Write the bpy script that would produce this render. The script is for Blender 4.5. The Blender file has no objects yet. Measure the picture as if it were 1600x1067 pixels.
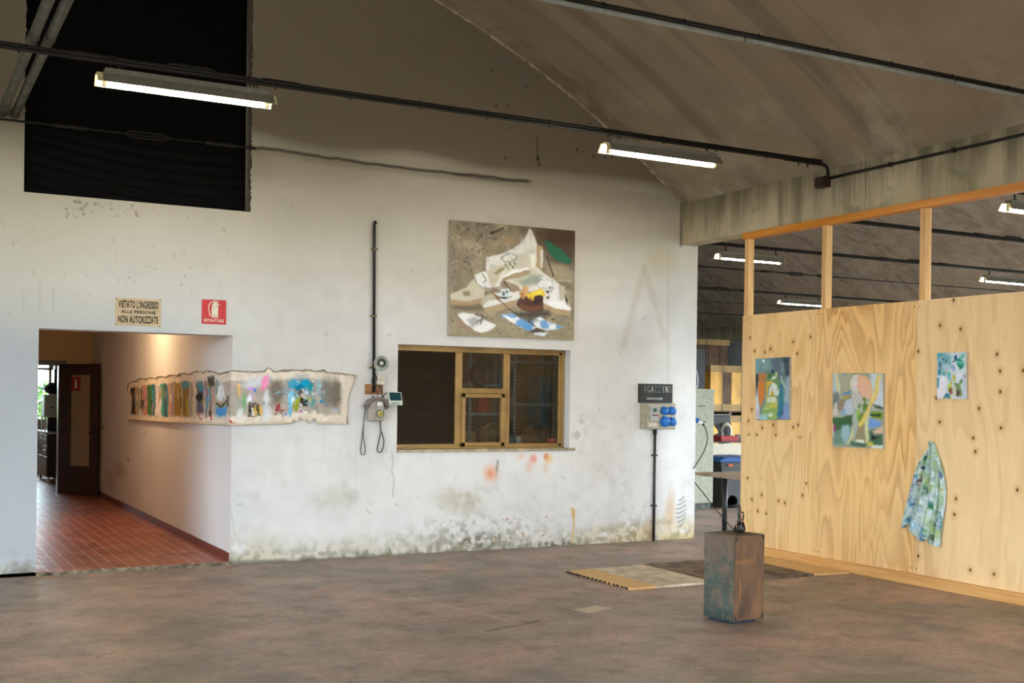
import bpy, bmesh, math, random
import numpy as np
from mathutils import Vector, Matrix

# ------------------------------------------------------------------ camera, sky, daylight, exposure
C = bpy.context.scene.collection
SC = bpy.context.scene
EYE, FPX, YAW, ROLL, CY = 1.68, 1808.16, .494973, .0129811, 622.06
def cam_axes():
    fwd = np.array([math.sin(YAW), math.cos(YAW), 0.]); r = np.array([math.cos(YAW), -math.sin(YAW), 0.]); u = np.cross(r, fwd)
    c, s = math.cos(ROLL), math.sin(ROLL)
    return c*r+s*u, -s*r+c*u, fwd
CR, CU, CF = cam_axes()
cd = bpy.data.cameras.new('camera'); cam = bpy.data.objects.new('camera', cd); C.objects.link(cam)
cam.matrix_world = Matrix(((CR[0], CU[0], -CF[0], 0), (CR[1], CU[1], -CF[1], 0), (CR[2], CU[2], -CF[2], EYE), (0, 0, 0, 1)))
cd.sensor_width = 36; cd.lens = FPX/1600*36; cd.shift_y = (CY-533.5)/1600; cd.clip_start = .05; cd.clip_end = 300
SC.camera = cam
SC.view_settings.view_transform = 'Standard'; SC.view_settings.look = 'None'; SC.view_settings.gamma = 1
SC.view_settings.exposure = 0.08
SC.view_settings.use_curve_mapping = False
wd = bpy.data.worlds.new('sky'); SC.world = wd; wd.use_nodes = True
wt = wd.node_tree; wt.nodes.clear()
wtc = wt.nodes.new('ShaderNodeTexCoord'); wsx = wt.nodes.new('ShaderNodeSeparateXYZ'); wr = wt.nodes.new('ShaderNodeValToRGB')
wb = wt.nodes.new('ShaderNodeBackground'); wo = wt.nodes.new('ShaderNodeOutputWorld'); wm = wt.nodes.new('ShaderNodeMapRange')
wm.inputs['From Min'].default_value = -1; wm.inputs['From Max'].default_value = 1
wt.links.new(wtc.outputs['Generated'], wsx.inputs[0]); wt.links.new(wsx.outputs['Z'], wm.inputs['Value']); wt.links.new(wm.outputs[0], wr.inputs[0])
wt.links.new(wr.outputs[0], wb.inputs[0]); wt.links.new(wb.outputs[0], wo.inputs[0])
cr = wr.color_ramp; cr.elements[0].position = 0; cr.elements[0].color = (.06, .06, .045, 1)
cr.elements[1].position = 1; cr.elements[1].color = (.60, .80, 1.0, 1)
e = cr.elements.new(.485); e.color = (.10, .11, .075, 1)
e = cr.elements.new(.515); e.color = (.79, .90, 1.0, 1)
wb.inputs['Strength'].default_value = 26.0
SC.cycles.use_denoising = True
SC.cycles.max_bounces = 8; SC.cycles.diffuse_bounces = 5; SC.cycles.glossy_bounces = 3; SC.cycles.transparent_max_bounces = 10
SC.cycles.sample_clamp_indirect = 8
def portal(name, loc, direction, sx, sy):
    l = bpy.data.lights.new(name, 'AREA'); l.shape = 'RECTANGLE'; l.size = sx; l.size_y = sy; l.cycles.is_portal = True
    o = bpy.data.objects.new(name, l); C.objects.link(o); o.location = loc
    o.rotation_euler = Vector(direction).to_track_quat('-Z', 'Z').to_euler(); return o
YW = 11.37                       # front wall plane
LWIN = (-7.8, 5.0, .3, 4.0)      # opening in the left wall (y0,y1,z0,z1)
GATE = (1.5, 5.5, 0, 3.0)       # gate in the rear wall (x0,x1,z0,z1)
RWIN = (9.2, 23.5, .3, 4.0)       # rear windows of the next bay
portal('daylight_left', (-13.05, (LWIN[0]+LWIN[1])/2, (LWIN[2]+LWIN[3])/2), (1, 0, 0), LWIN[1]-LWIN[0], LWIN[3]-LWIN[2])
portal('daylight_gate', ((GATE[0]+GATE[1])/2, -8.05, (GATE[2]+GATE[3])/2), (0, 1, 0), GATE[1]-GATE[0], GATE[3]-GATE[2])
portal('daylight_bay', ((RWIN[0]+RWIN[1])/2, -8.05, (RWIN[2]+RWIN[3])/2), (0, 1, 0), RWIN[1]-RWIN[0], RWIN[3]-RWIN[2])
portal('daylight_side', (27.45, 12, 2.1), (-1, 0, 0), 22, 3.4)
portal('daylight_office', (1.9, 26.05, 1.7), (0, -1, 0), 2.2, 1.3)

# ------------------------------------------------------------------ pixel of the photograph -> point on a real plane
def _ray(px, py): return CR*((px-800)/FPX) - CU*((py-CY)/FPX) + CF
def at_y(px, py, Y): d = _ray(px, py); return np.array([0, 0, EYE]) + d*(Y/d[1])
def at_x(px, py, X): d = _ray(px, py); return np.array([0, 0, EYE]) + d*(X/d[0])
def at_z(px, py, Z): d = _ray(px, py); return np.array([0, 0, EYE]) + d*((Z-EYE)/d[2])

# ------------------------------------------------------------------ material helpers
def lin(c):
    c = np.asarray(c, float)/255.; return np.where(c <= .04045, c/12.92, ((c+.055)/1.055)**2.4)
def S(r, g, b, k=1.0): return tuple(np.clip(lin((r, g, b))*k, 0, .92))
class NT:
    def __init__(s, name):
        s.m = bpy.data.materials.new(name); s.m.use_nodes = True; s.t = s.m.node_tree; s.t.nodes.clear()
        s.o = s.t.nodes.new('ShaderNodeOutputMaterial'); s.tc = s.t.nodes.new('ShaderNodeTexCoord'); s.P = s.tc.outputs['Object']
    def lk(s, v, sock):
        if isinstance(v, bpy.types.NodeSocket): s.t.links.new(v, sock)
        elif isinstance(v, (tuple, list)) and len(v) == 3 and sock.type == 'RGBA': sock.default_value = (*v, 1)
        else: sock.default_value = v
    def map(s, scale=(1, 1, 1), loc=(0, 0, 0), rot=(0, 0, 0), v=None):
        n = s.t.nodes.new('ShaderNodeMapping'); s.lk(v or s.P, n.inputs['Vector']); n.inputs['Scale'].default_value = scale
        n.inputs['Location'].default_value = loc; n.inputs['Rotation'].default_value = rot; return n.outputs[0]
    def noise(s, scale, detail=3, rough=.55, v=None, dist=0):
        n = s.t.nodes.new('ShaderNodeTexNoise'); s.lk(v or s.P, n.inputs['Vector']); n.inputs['Scale'].default_value = scale
        n.inputs['Detail'].default_value = detail; n.inputs['Roughness'].default_value = rough; n.inputs['Distortion'].default_value = dist; return n.outputs[0]
    def yz(s, v):
        q = s.sep(v); n = s.t.nodes.new('ShaderNodeCombineXYZ'); s.lk(q[1], n.inputs[0]); s.lk(q[2], n.inputs[1]); return n.outputs[0]
    def vor(s, scale, v=None, feature='F1', out='Distance', rnd=1, flat=False):
        n = s.t.nodes.new('ShaderNodeTexVoronoi'); n.feature = feature; n.voronoi_dimensions = '2D' if flat else '3D'; s.lk(v or s.P, n.inputs['Vector']); n.inputs['Scale'].default_value = scale
        n.inputs['Randomness'].default_value = rnd; return n.outputs[out]
    def ramp(s, f, stops, interp='LINEAR'):
        n = s.t.nodes.new('ShaderNodeValToRGB'); s.lk(f, n.inputs[0]); r = n.color_ramp; r.interpolation = interp
        while len(r.elements) > 1: r.elements.remove(r.elements[-1])
        for i, (p, c) in enumerate(stops):
            el = r.elements[0] if i == 0 else r.elements.new(p); el.position = p
            el.color = (c, c, c, 1) if isinstance(c, (int, float)) else (*c[:3], 1)
        return n.outputs[0]
    def mix(s, f, a, b, mode='MIX'):
        n = s.t.nodes.new('ShaderNodeMix'); n.data_type = 'RGBA'; n.blend_type = mode
        s.lk(f, n.inputs[0]); s.lk(a, n.inputs[6]); s.lk(b, n.inputs[7]); return n.outputs[2]
    def math(s, op, a, b=0., c=0.):
        n = s.t.nodes.new('ShaderNodeMath'); n.operation = op; s.lk(a, n.inputs[0]); s.lk(b, n.inputs[1]); s.lk(c, n.inputs[2]); return n.outputs[0]
    def sep(s, v=None): n = s.t.nodes.new('ShaderNodeSeparateXYZ'); s.lk(v or s.P, n.inputs[0]); return n.outputs
    def attr(s, name='Col'): n = s.t.nodes.new('ShaderNodeAttribute'); n.attribute_name = name; return n.outputs['Color']
    def bump(s, h, strength=.3, dist=.01):
        n = s.t.nodes.new('ShaderNodeBump'); n.inputs['Strength'].default_value = strength; n.inputs['Distance'].default_value = dist; s.lk(h, n.inputs['Height']); return n.outputs[0]
    def out(s, col, rough=.7, metal=0., spec=.4, normal=None, emit=None, estr=0., alpha=None):
        n = s.t.nodes.new('ShaderNodeBsdfPrincipled'); s.lk(col, n.inputs['Base Color']); s.lk(rough, n.inputs['Roughness']); s.lk(metal, n.inputs['Metallic'])
        n.inputs['Specular IOR Level'].default_value = spec
        if normal is not None: s.lk(normal, n.inputs['Normal'])
        if emit is not None: s.lk(emit, n.inputs['Emission Color']); n.inputs['Emission Strength'].default_value = estr
        s.t.links.new(n.outputs[0], s.o.inputs[0]); return s.m
def plain(name, col, rough=.6, metal=0., spec=.4, var=.12, scale=18, bump=0.):
    t = NT(name); n = t.noise(scale, 4); f = t.ramp(n, [(.3, 1-var*2.2), (.7, 1+0*var)])
    c = t.mix(1., col, f, 'MULTIPLY'); return t.out(c, rough, metal, spec, t.bump(n, bump, .01) if bump else None)
def painted(name, rough=.75, spec=.25, bump=.15, bscale=160):
    t = NT(name); n = t.noise(bscale, 2); return t.out(t.attr(), rough, 0, spec, t.bump(n, bump, .002))
def glass(name, tint=(.9, .93, .92), refl=1.0):
    t = NT(name); tr = t.t.nodes.new('ShaderNodeBsdfTransparent'); tr.inputs[0].default_value = (*tint, 1)
    gl = t.t.nodes.new('ShaderNodeBsdfGlossy'); gl.inputs['Roughness'].default_value = .02; gl.inputs[0].default_value = (refl, refl, refl, 1)
    fr = t.t.nodes.new('ShaderNodeFresnel'); fr.inputs['IOR'].default_value = 1.45
    mx = t.t.nodes.new('ShaderNodeMixShader'); t.t.links.new(fr.outputs[0], mx.inputs[0]); t.t.links.new(tr.outputs[0], mx.inputs[1]); t.t.links.new(gl.outputs[0], mx.inputs[2])
    t.t.links.new(mx.outputs[0], t.o.inputs[0]); return t.m

# ------------------------------------------------------------------ mesh helpers
class MB:
    def __init__(s): s.v = []; s.f = []; s.smooth = []
    def add(s, vs, fs, smooth=False):
        o = len(s.v); s.v += [tuple(map(float, p)) for p in vs]; s.f += [tuple(i+o for i in f) for f in fs]; s.smooth += [smooth]*len(fs); return s
    def box(s, x0, y0, z0, x1, y1, z1):
        v = [(x, y, z) for z in (z0, z1) for y in (y0, y1) for x in (x0, x1)]
        return s.add(v, [(0, 2, 3, 1), (4, 5, 7, 6), (0, 1, 5, 4), (2, 6, 7, 3), (0, 4, 6, 2), (1, 3, 7, 5)])
    def obox(s, c, sz, ax=(1, 0, 0), up=(0, 0, 1)):
        ax = np.array(ax, float); ax /= np.linalg.norm(ax); up = np.array(up, float); up -= ax*up.dot(ax); up /= np.linalg.norm(up); sd = np.cross(up, ax)
        v = [np.array(c)+ax*sz[0]/2*i+sd*sz[1]/2*j+up*sz[2]/2*k for k in (-1, 1) for j in (-1, 1) for i in (-1, 1)]
        return s.add(v, [(0, 2, 3, 1), (4, 5, 7, 6), (0, 1, 5, 4), (2, 6, 7, 3), (0, 4, 6, 2), (1, 3, 7, 5)])
    def quad(s, a, b, c, d): return s.add([a, b, c, d], [(0, 1, 2, 3)])
    def tube(s, pts, r, seg=10, cap=True):
        pts = [np.array(p, float) for p in pts]; n = len(pts); rs = r if hasattr(r, '__len__') else [r]*n
        vs = []; prev = None
        for i, p in enumerate(pts):
            d = pts[min(i+1, n-1)]-pts[max(i-1, 0)]; d = d/(np.linalg.norm(d)+1e-12)
            if prev is None:
                a = np.array([0, 0, 1.]) if abs(d[2]) < .9 else np.array([1., 0, 0])
                prev = np.cross(d, a); prev /= np.linalg.norm(prev)
            else:
                prev = prev-d*prev.dot(d); prev /= np.linalg.norm(prev)+1e-12
            b = np.cross(d, prev)
            vs += [p+rs[i]*(math.cos(t)*prev+math.sin(t)*b) for t in np.linspace(0, 2*math.pi, seg, endpoint=False)]
        fs = [(i*seg+j, i*seg+(j+1) % seg, (i+1)*seg+(j+1) % seg, (i+1)*seg+j) for i in range(n-1) for j in range(seg)]
        s.add(vs, fs, True)
        if cap: o = len(s.v)-n*seg; s.f += [tuple(o+j for j in range(seg))[::-1], tuple(o+(n-1)*seg+j for j in range(seg))]; s.smooth += [False]*2
        return s
    def lathe(s, prof, org, axis=(0, 0, 1), seg=24, cap=True):
        ax = np.array(axis, float); ax /= np.linalg.norm(ax); a = np.array([0, 0, 1.]) if abs(ax[2]) < .9 else np.array([1., 0, 0])
        u = np.cross(ax, a); u /= np.linalg.norm(u); w = np.cross(ax, u); org = np.array(org, float); vs = []
        for r, h in prof: vs += [org+ax*h+r*(math.cos(t)*u+math.sin(t)*w) for t in np.linspace(0, 2*math.pi, seg, endpoint=False)]
        n = len(prof)
        s.add(vs, [(i*seg+j, i*seg+(j+1) % seg, (i+1)*seg+(j+1) % seg, (i+1)*seg+j) for i in range(n-1) for j in range(seg)], True)
        o = len(s.v)-n*seg
        if not cap: return s
        if prof[0][0] > 0: s.f.append(tuple(o+j for j in range(seg))[::-1]); s.smooth.append(False)
        if prof[-1][0] > 0: s.f.append(tuple(o+(n-1)*seg+j for j in range(seg))); s.smooth.append(False)
        return s
    def extrude(s, pts, vec):
        n = len(pts); vec = np.array(vec, float); vs = [np.array(p, float) for p in pts]; vs += [p+vec for p in vs]
        return s.add(vs, [tuple(range(n))[::-1], tuple(range(n, 2*n))]+[(i, (i+1) % n, n+(i+1) % n, n+i) for i in range(n)])
    def grid(s, P, smooth=True):
        h, w = P.shape[:2]; return s.add(P.reshape(-1, 3), [(j*w+i, j*w+i+1, (j+1)*w+i+1, (j+1)*w+i) for j in range(h-1) for i in range(w-1)], smooth)
def make_mesh(name, V, F, off=(0, 0, 0), mat=None, smooth=None, col=None, fixn=True):
    me = bpy.data.meshes.new(name); V = np.asarray(V, float)-np.asarray(off, float)
    me.from_pydata(V.tolist(), [], F)
    if smooth is not None and len(smooth) == len(me.polygons): me.polygons.foreach_set('use_smooth', smooth)
    if col is not None:
        a = me.attributes.new('Col', 'FLOAT_COLOR', 'POINT'); a.data.foreach_set('color', np.c_[np.asarray(col, float).reshape(-1, 3), np.ones(len(V))].ravel().astype(np.float32))
    if mat: me.materials.append(mat)
    me.validate(); me.update()
    if fixn:
        bm = bmesh.new(); bm.from_mesh(me); bmesh.ops.recalc_face_normals(bm, faces=bm.faces); bm.to_mesh(me); bm.free()
    return me
def tag(o, label=None, cat=None, group=None, kind=None):
    if label: o['label'] = label
    if cat: o['category'] = cat
    if group: o['group'] = group
    if kind: o['kind'] = kind
    return o
def mods(o, bevel=0, solid=0):
    if solid: m = o.modifiers.new('thickness', 'SOLIDIFY'); m.thickness = solid; m.offset = 0
    if bevel: m = o.modifiers.new('bevel', 'BEVEL'); m.width = bevel; m.segments = 2; m.limit_method = 'ANGLE'
    return o
def wloc(o):
    p = np.zeros(3)
    while o: p += np.array(o.location); o = o.parent
    return p
def part(name, mb, mat, parent, bevel=0, solid=0, label=None, col=None):
    me = make_mesh(name, mb.v, mb.f, wloc(parent), mat, mb.smooth, col); o = bpy.data.objects.new(name, me); C.objects.link(o); o.parent = parent
    if label: o['label'] = label
    return mods(o, bevel, solid)
def thing(name, label, cat, loc, group=None):
    o = bpy.data.objects.new(name, None); C.objects.link(o); o.location = tuple(map(float, loc)); o.empty_display_size = .1; return tag(o, label, cat, group, 'thing')
def solo(name, mb, mat, label, cat, group=None, bevel=0, solid=0, col=None, kind='thing'):
    V = np.array(mb.v); off = np.array([(V[:, 0].min()+V[:, 0].max())/2, (V[:, 1].min()+V[:, 1].max())/2, V[:, 2].min()])
    o = bpy.data.objects.new(name, make_mesh(name, V, mb.f, off, mat, mb.smooth, col)); C.objects.link(o); o.location = off
    return mods(tag(o, label, cat, group, kind), bevel, solid)
def struct(name, mb, mat, parent=None, bevel=0, col=None, label=None, fixn=True, category=None):
    o = bpy.data.objects.new(name, make_mesh(name, mb.v, mb.f, (0, 0, 0), mat, mb.smooth, col, fixn)); C.objects.link(o)
    if parent: o.parent = parent
    else: tag(o, label, category, kind='structure')
    return mods(o, bevel)
def copy_tree(o, parent=None):
    c = o.copy(); C.objects.link(c); c.parent = parent
    for ch in o.children: copy_tree(ch, c)
    return c
_txt = {}
def text_mb(body, size, org, sx=1.0, ax=(1, 0, 0), up=(0, 0, 1), out=(0, -1, 0), th=.002, align='CENTER', bold=0., spacing=1.0, width=None):
    """lettering as a mesh, standing on a real sign face"""
    cu = bpy.data.curves.new('lettering', 'FONT'); cu.body = body; cu.size = 1; cu.align_x = align; cu.align_y = 'CENTER'; cu.extrude = .5; cu.offset = bold; cu.resolution_u = 3; cu.space_character = spacing
    ob = bpy.data.objects.new('lettering', cu); C.objects.link(ob); dg = bpy.context.evaluated_depsgraph_get(); me = bpy.data.meshes.new_from_object(ob.evaluated_get(dg))
    if width: xs_ = [v.co.x for v in me.vertices]; sx = width/(max(xs_)-min(xs_))/size; ctr = (max(xs_)+min(xs_))/2
    else: ctr = 0
    mb = MB(); ax = np.array(ax, float); up = np.array(up, float); out = np.array(out, float)
    mb.add([np.array(org)+ax*(v.co.x-ctr)*size*sx+up*v.co.y*size+out*(v.co.z+.5)*th for v in me.vertices], [tuple(p.vertices) for p in me.polygons])
    bpy.data.objects.remove(ob); bpy.data.curves.remove(cu); bpy.data.meshes.remove(me); return mb
# ------------------------------------------------------------------ brush work: colour per mesh point of canvases, cloths, plaster
def vnoise(h, w, cells_y, cells_x, seed):
    r = np.random.RandomState(seed); g = r.rand(cells_y+2, cells_x+2)
    y = np.linspace(0, cells_y, h); x = np.linspace(0, cells_x, w); yi = y.astype(int); xi = x.astype(int); fy = (y-yi)[:, None]; fx = (x-xi)[None]
    fy = fy*fy*(3-2*fy); fx = fx*fx*(3-2*fx)
    a = g[np.ix_(yi, xi)]; b = g[np.ix_(yi, xi+1)]; c = g[np.ix_(yi+1, xi)]; d = g[np.ix_(yi+1, xi+1)]
    return (a*(1-fx)+b*fx)*(1-fy)+(c*(1-fx)+d*fx)*fy
class Art:
    """a raster in the coordinates (x0..x1, y0..y1); y runs down"""
    def __init__(s, x0, y0, x1, y1, w, h, bg, k=1.0):
        s.k = k; s.w, s.h = w, h; s.X, s.Y = np.meshgrid(np.linspace(x0, x1, w), np.linspace(y0, y1, h)); s.px = (x1-x0)/w
        s.A = np.zeros((h, w, 3)); s.A[:] = S(*bg, k)
    def put(s, m, c, a=1.0):
        m = np.clip(m, 0, 1)[..., None]*a; s.A = s.A*(1-m)+np.array(S(*c, s.k))*m; return s
    def sd(s, pts):
        p = np.array(pts, float); d = np.full(s.X.shape, 1e18); ins = np.zeros(s.X.shape, bool)
        for i in range(len(p)):
            a = p[i]; b = p[(i+1) % len(p)]; ex, ey = b-a; wx = s.X-a[0]; wy = s.Y-a[1]
            t = np.clip((wx*ex+wy*ey)/(ex*ex+ey*ey+1e-12), 0, 1); d = np.minimum(d, (wx-t*ex)**2+(wy-t*ey)**2)
            c = (a[1] > s.Y) != (b[1] > s.Y)
            with np.errstate(divide='ignore', invalid='ignore'): ins ^= c & (s.X < (b[0]-a[0])*(s.Y-a[1])/(b[1]-a[1]+1e-12)+a[0])
        return np.where(ins, -np.sqrt(d), np.sqrt(d))
    def poly(s, pts, c, soft=None, a=1.0): soft = soft or s.px*1.5; return s.put(.5-s.sd(pts)/soft, c, a)
    def ell(s, cx, cy, rx, ry, c, rot=0, soft=.12, a=1.0):
        co, si = math.cos(rot), math.sin(rot); u = ((s.X-cx)*co+(s.Y-cy)*si)/rx; v = (-(s.X-cx)*si+(s.Y-cy)*co)/ry
        return s.put(.5+(1-np.sqrt(u*u+v*v))/soft, c, a)
    def line(s, pts, wd, c, a=1.0, soft=None):
        d = np.full(s.X.shape, 1e18)
        for (ax, ay), (bx, by) in zip(pts[:-1], pts[1:]):
            ex, ey = bx-ax, by-ay; t = np.clip(((s.X-ax)*ex+(s.Y-ay)*ey)/(ex*ex+ey*ey+1e-12), 0, 1); d = np.minimum(d, np.hypot(s.X-ax-t*ex, s.Y-ay-t*ey))
        soft = soft or s.px; return s.put(.5+(wd/2-d)/soft, c, a)
    def warp(s, amp, cells, seed):
        h, w = s.h, s.w; cy, cx = cells, max(2, int(cells*w/h)); dx = (vnoise(h, w, cy, cx, seed)+.5*vnoise(h, w, cy*3, cx*3, seed+2)-.75)*2*amp; dy = (vnoise(h, w, cy, cx, seed+1)+.5*vnoise(h, w, cy*3, cx*3, seed+3)-.75)*2*amp
        J, I = np.mgrid[0:h, 0:w]; s.A = s.A[np.clip(np.rint(J+dy), 0, h-1).astype(int), np.clip(np.rint(I+dx), 0, w-1).astype(int)]; return s
    def blur(s, n=1):
        for _ in range(n):
            A = np.pad(s.A, ((1, 1), (1, 1), (0, 0)), 'edge'); s.A = (A[1:-1, 1:-1]*4+2*(A[:-2, 1:-1]+A[2:, 1:-1]+A[1:-1, :-2]+A[1:-1, 2:])+A[:-2, :-2]+A[2:, 2:]+A[:-2, 2:]+A[2:, :-2])/16
        return s
    def var(s, amt, cy, cx, seed): n = vnoise(s.h, s.w, cy, cx, seed)-.5; s.A = np.clip(s.A*(1+2*amt*n[..., None]), 0, .95); return s
    def blot(s, c, cy, cx, seed, th=.6, soft=.1, a=1.0, mask=None):
        n = vnoise(s.h, s.w, cy, cx, seed)*.65+vnoise(s.h, s.w, cy*2, cx*2, seed+1)*.35; m = np.clip((n-th)/soft, 0, 1)
        return s.put(m if mask is None else m*mask, c, a)
    def specks(s, n, c, r, seed, box=None, a=1.0, dens=None):
        rr = np.random.RandomState(seed); x0, x1, y0, y1 = box or (s.X.min(), s.X.max(), s.Y.min(), s.Y.max())
        for _ in range(n):
            x, y = rr.uniform(x0, x1), rr.uniform(y0, y1); q = r*rr.uniform(.4, 1.4)
            i0 = np.searchsorted(s.X[0], x-3*q); i1 = np.searchsorted(s.X[0], x+3*q)+1; j0 = np.searchsorted(s.Y[:, 0], y-3*q); j1 = np.searchsorted(s.Y[:, 0], y+3*q)+1
            if i1 <= i0 or j1 <= j0: continue
            sub = np.hypot(s.X[j0:j1, i0:i1]-x, (s.Y[j0:j1, i0:i1]-y)*rr.uniform(.6, 1.3)); m = np.clip(.5+(q-sub)/(q*.8), 0, 1)[..., None]*a
            s.A[j0:j1, i0:i1] = s.A[j0:j1, i0:i1]*(1-m)+np.array(S(*c, s.k))*m
        return s
# ------------------------------------------------------------------ materials of the shell
XB, XB2 = 8.45, 8.69             # faces of the beam between the two bays
VXC, VZC, VR = .951, -5.21, 11.925
def vault_z(x, xc=VXC): return VZC+math.sqrt(max(VR*VR-(x-xc)**2, 0))
t = NT('concrete_floor')
n1 = t.noise(.9, 6, .62, dist=.4); n2 = t.noise(3.2, 5, .65); n3 = t.noise(60, 3); n4 = t.noise(.45, 2)
c = t.ramp(n1, [(.30, S(118, 110, 102)), (.46, S(144, 130, 119)), (.58, S(166, 142, 129)), (.72, S(186, 152, 137))])
c = t.mix(t.ramp(n2, [(.5, 0.), (.68, .75)]), c, S(118, 109, 100))
c = t.mix(t.ramp(t.noise(2.1, 6, .7, v=t.map((1, 1, 1), (7, 3, 0))), [(.6, 0.), (.7, .6)]), c, S(176, 160, 142))
c = t.mix(t.ramp(n3, [(.38, .45), (.55, 0.)]), c, S(106, 97, 88))
c = t.mix(t.ramp(t.vor(9, t.map((1, 1, 1), (1, 2, 0))), [(.03, .7), (.06, 0.)]), c, S(205, 195, 175))
c = t.mix(t.ramp(t.noise(1.3, 5, .65, v=t.map((1, 1, 1), (11, 4, 0)), dist=.5), [(.5, 0.), (.66, .5)]), c, S(186, 150, 136))
def mark(A, B, wd, col, k, wob=.0):
    global c
    L_ = math.hypot(B[0]-A[0], B[1]-A[1]); ex, ey = (B[0]-A[0])/L_, (B[1]-A[1])/L_; fx, fy, fz = t.sep()
    u = t.math('ADD', t.math('MULTIPLY', t.math('SUBTRACT', fx, A[0]), ex), t.math('MULTIPLY', t.math('SUBTRACT', fy, A[1]), ey)); v = t.math('SUBTRACT', t.math('MULTIPLY', t.math('SUBTRACT', fx, A[0]), ey), t.math('MULTIPLY', t.math('SUBTRACT', fy, A[1]), ex))
    v = t.math('ABSOLUTE', t.math('ADD', v, t.math('MULTIPLY', t.math('SUBTRACT', n2, .5), wob)))
    m_ = t.math('MULTIPLY', t.math('MULTIPLY', t.math('GREATER_THAN', u, 0.), t.math('LESS_THAN', u, L_)), t.math('LESS_THAN', v, wd/2)); c = t.mix(t.math('MULTIPLY', m_, k), c, col)
mark((3.86, 8.98), (4.16, 7.70), .04, S(190, 170, 150), .45, .12); mark((3.80, 7.42), (4.37, 7.58), .03, S(56, 50, 46), .85, .1); mark((4.85, 7.79), (5.13, 7.88), .18, S(204, 190, 170), .75, .05)
fn = t.noise(16, 5, .7, v=t.map((1, 1, 1), (5, 2, 0), (0, 0, .5))); c = t.mix(t.ramp(fn, [(.34, .5), (.48, 0.)]), c, S(98, 90, 82)); c = t.mix(t.ramp(fn, [(.60, 0.), (.72, .55)]), c, S(188, 172, 154))
M_FLOOR = t.out(c, t.ramp(n2, [(.3, .42), (.7, .62)]), 0, .45, t.bump(t.mix(.5, n2, n3), .25, .01))
t = NT('vault_concrete')
n1 = t.noise(.7, 4); n2 = t.noise(30, 3)
st = t.noise(1., 3, .5, v=t.map((.12, 3.6, .12)))
st2 = t.noise(1., 4, .6, v=t.map((.5, 9, .5)))
c = t.ramp(n1, [(.3, S(146, 134, 117)), (.7, S(172, 158, 138))])
c = t.mix(t.ramp(st, [(.36, .42), (.47, 0.)]), c, S(104, 94, 82))
c = t.mix(t.ramp(st2, [(.62, 0.), (.78, .35)]), c, S(176, 166, 148))
sx, sy, sz = t.sep()
pt = t.noise(1.1, 6, .68, v=t.map((1, 1, 1), (3, 1, 0)))
low = t.ramp(sz, [(0, 0.), (1, 0.)])
low = t.math('MULTIPLY', t.math('SUBTRACT', 5.1, sz), .95)                 # bloom of salts above the springing of the vault
salts = t.math('MULTIPLY', t.ramp(pt, [(.49, 0.), (.64, .9)]), t.math('MINIMUM', t.math('MAXIMUM', low, 0.12), 1.))
c = t.mix(salts, c, S(186, 178, 160))
jy = t.math('MULTIPLY', t.math('MAXIMUM', t.math('SUBTRACT', sy, 10.75), 0), 1.7)
c = t.mix(t.math('MULTIPLY', t.math('MINIMUM', jy, 1.), t.ramp(t.noise(3, 5, .7), [(.46, 0.), (.6, .8)])), c, S(178, 168, 150))
M_VAULT = t.out(c, .85, 0, .2, t.bump(t.mix(.3, n2, st2), .25, .01))
t = NT('beam_concrete')
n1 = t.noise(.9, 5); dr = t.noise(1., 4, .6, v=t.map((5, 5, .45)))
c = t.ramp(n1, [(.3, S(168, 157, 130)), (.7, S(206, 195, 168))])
sz = t.sep()[2]; dk = t.math('ADD', dr, t.math('MULTIPLY', t.math('SUBTRACT', sz, 3.72), .45)); c = t.mix(t.ramp(dk, [(.46, 0.), (.72, .85)]), c, S(118, 111, 92))  # drip streaks, with the shade toward the beam's top painted in
c = t.mix(t.ramp(t.noise(1., 3, v=t.map((14, 14, 1.2), (4, 4, 0))), [(.66, 0.), (.74, .8)]), c, S(70, 62, 50))
c = t.mix(t.ramp(t.noise(2.5, 4, v=t.map((1, 1, 1.4), (2, 9, 4))), [(.58, 0.), (.7, .6)]), c, S(118, 122, 92))
M_BEAM = t.out(c, .85, 0, .2, t.bump(t.noise(40, 4), .25, .01))
M_SOFFIT = M_BEAM
M_PLASTER = painted('plaster', .82, .2, .22, 70)
def whitewash(name, a, b): t = NT(name); n = t.noise(1.3, 5); return t.out(t.ramp(n, [(.3, a), (.7, b)]), .8, 0, .2, t.bump(t.noise(60, 3), .2, .005))
M_CORR = whitewash('corridor_plaster', S(205, 196, 186), S(222, 214, 206))
M_CORRFAR = whitewash('corridor_end_plaster', S(190, 160, 120), S(205, 176, 136))
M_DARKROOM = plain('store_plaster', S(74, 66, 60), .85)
M_GREYWALL = whitewash('grey_render', S(120, 124, 128), S(160, 164, 166))
M_OFFICE = whitewash('office_plaster', S(205, 198, 186), S(222, 216, 206))
t = NT('terracotta_tiles')
br = t.t.nodes.new('ShaderNodeTexBrick'); t.lk(t.map((1, 1, 1), rot=(0, 0, math.pi/2)), br.inputs['Vector'])
for k_, v_ in (('Scale', 1.0), ('Mortar Size', .006), ('Brick Width', .245), ('Row Height', .12), ('Bias', -.1)): br.inputs[k_].default_value = v_
br.inputs['Color1'].default_value = (*S(150, 78, 54), 1); br.inputs['Color2'].default_value = (*S(176, 98, 68), 1); br.inputs['Mortar'].default_value = (*S(206, 176, 158), 1)
c = t.mix(t.ramp(t.noise(2.2, 4), [(.4, .45), (.6, 0.)]), br.outputs['Color'], S(120, 62, 46))
M_TILE = t.out(c, t.ramp(t.noise(6, 3), [(.3, .3), (.7, .45)]), 0, .3, t.bump(t.math('ADD', br.outputs['Fac'], t.math('MULTIPLY', t.noise(9, 2), .6)), .12, .004))

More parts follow.
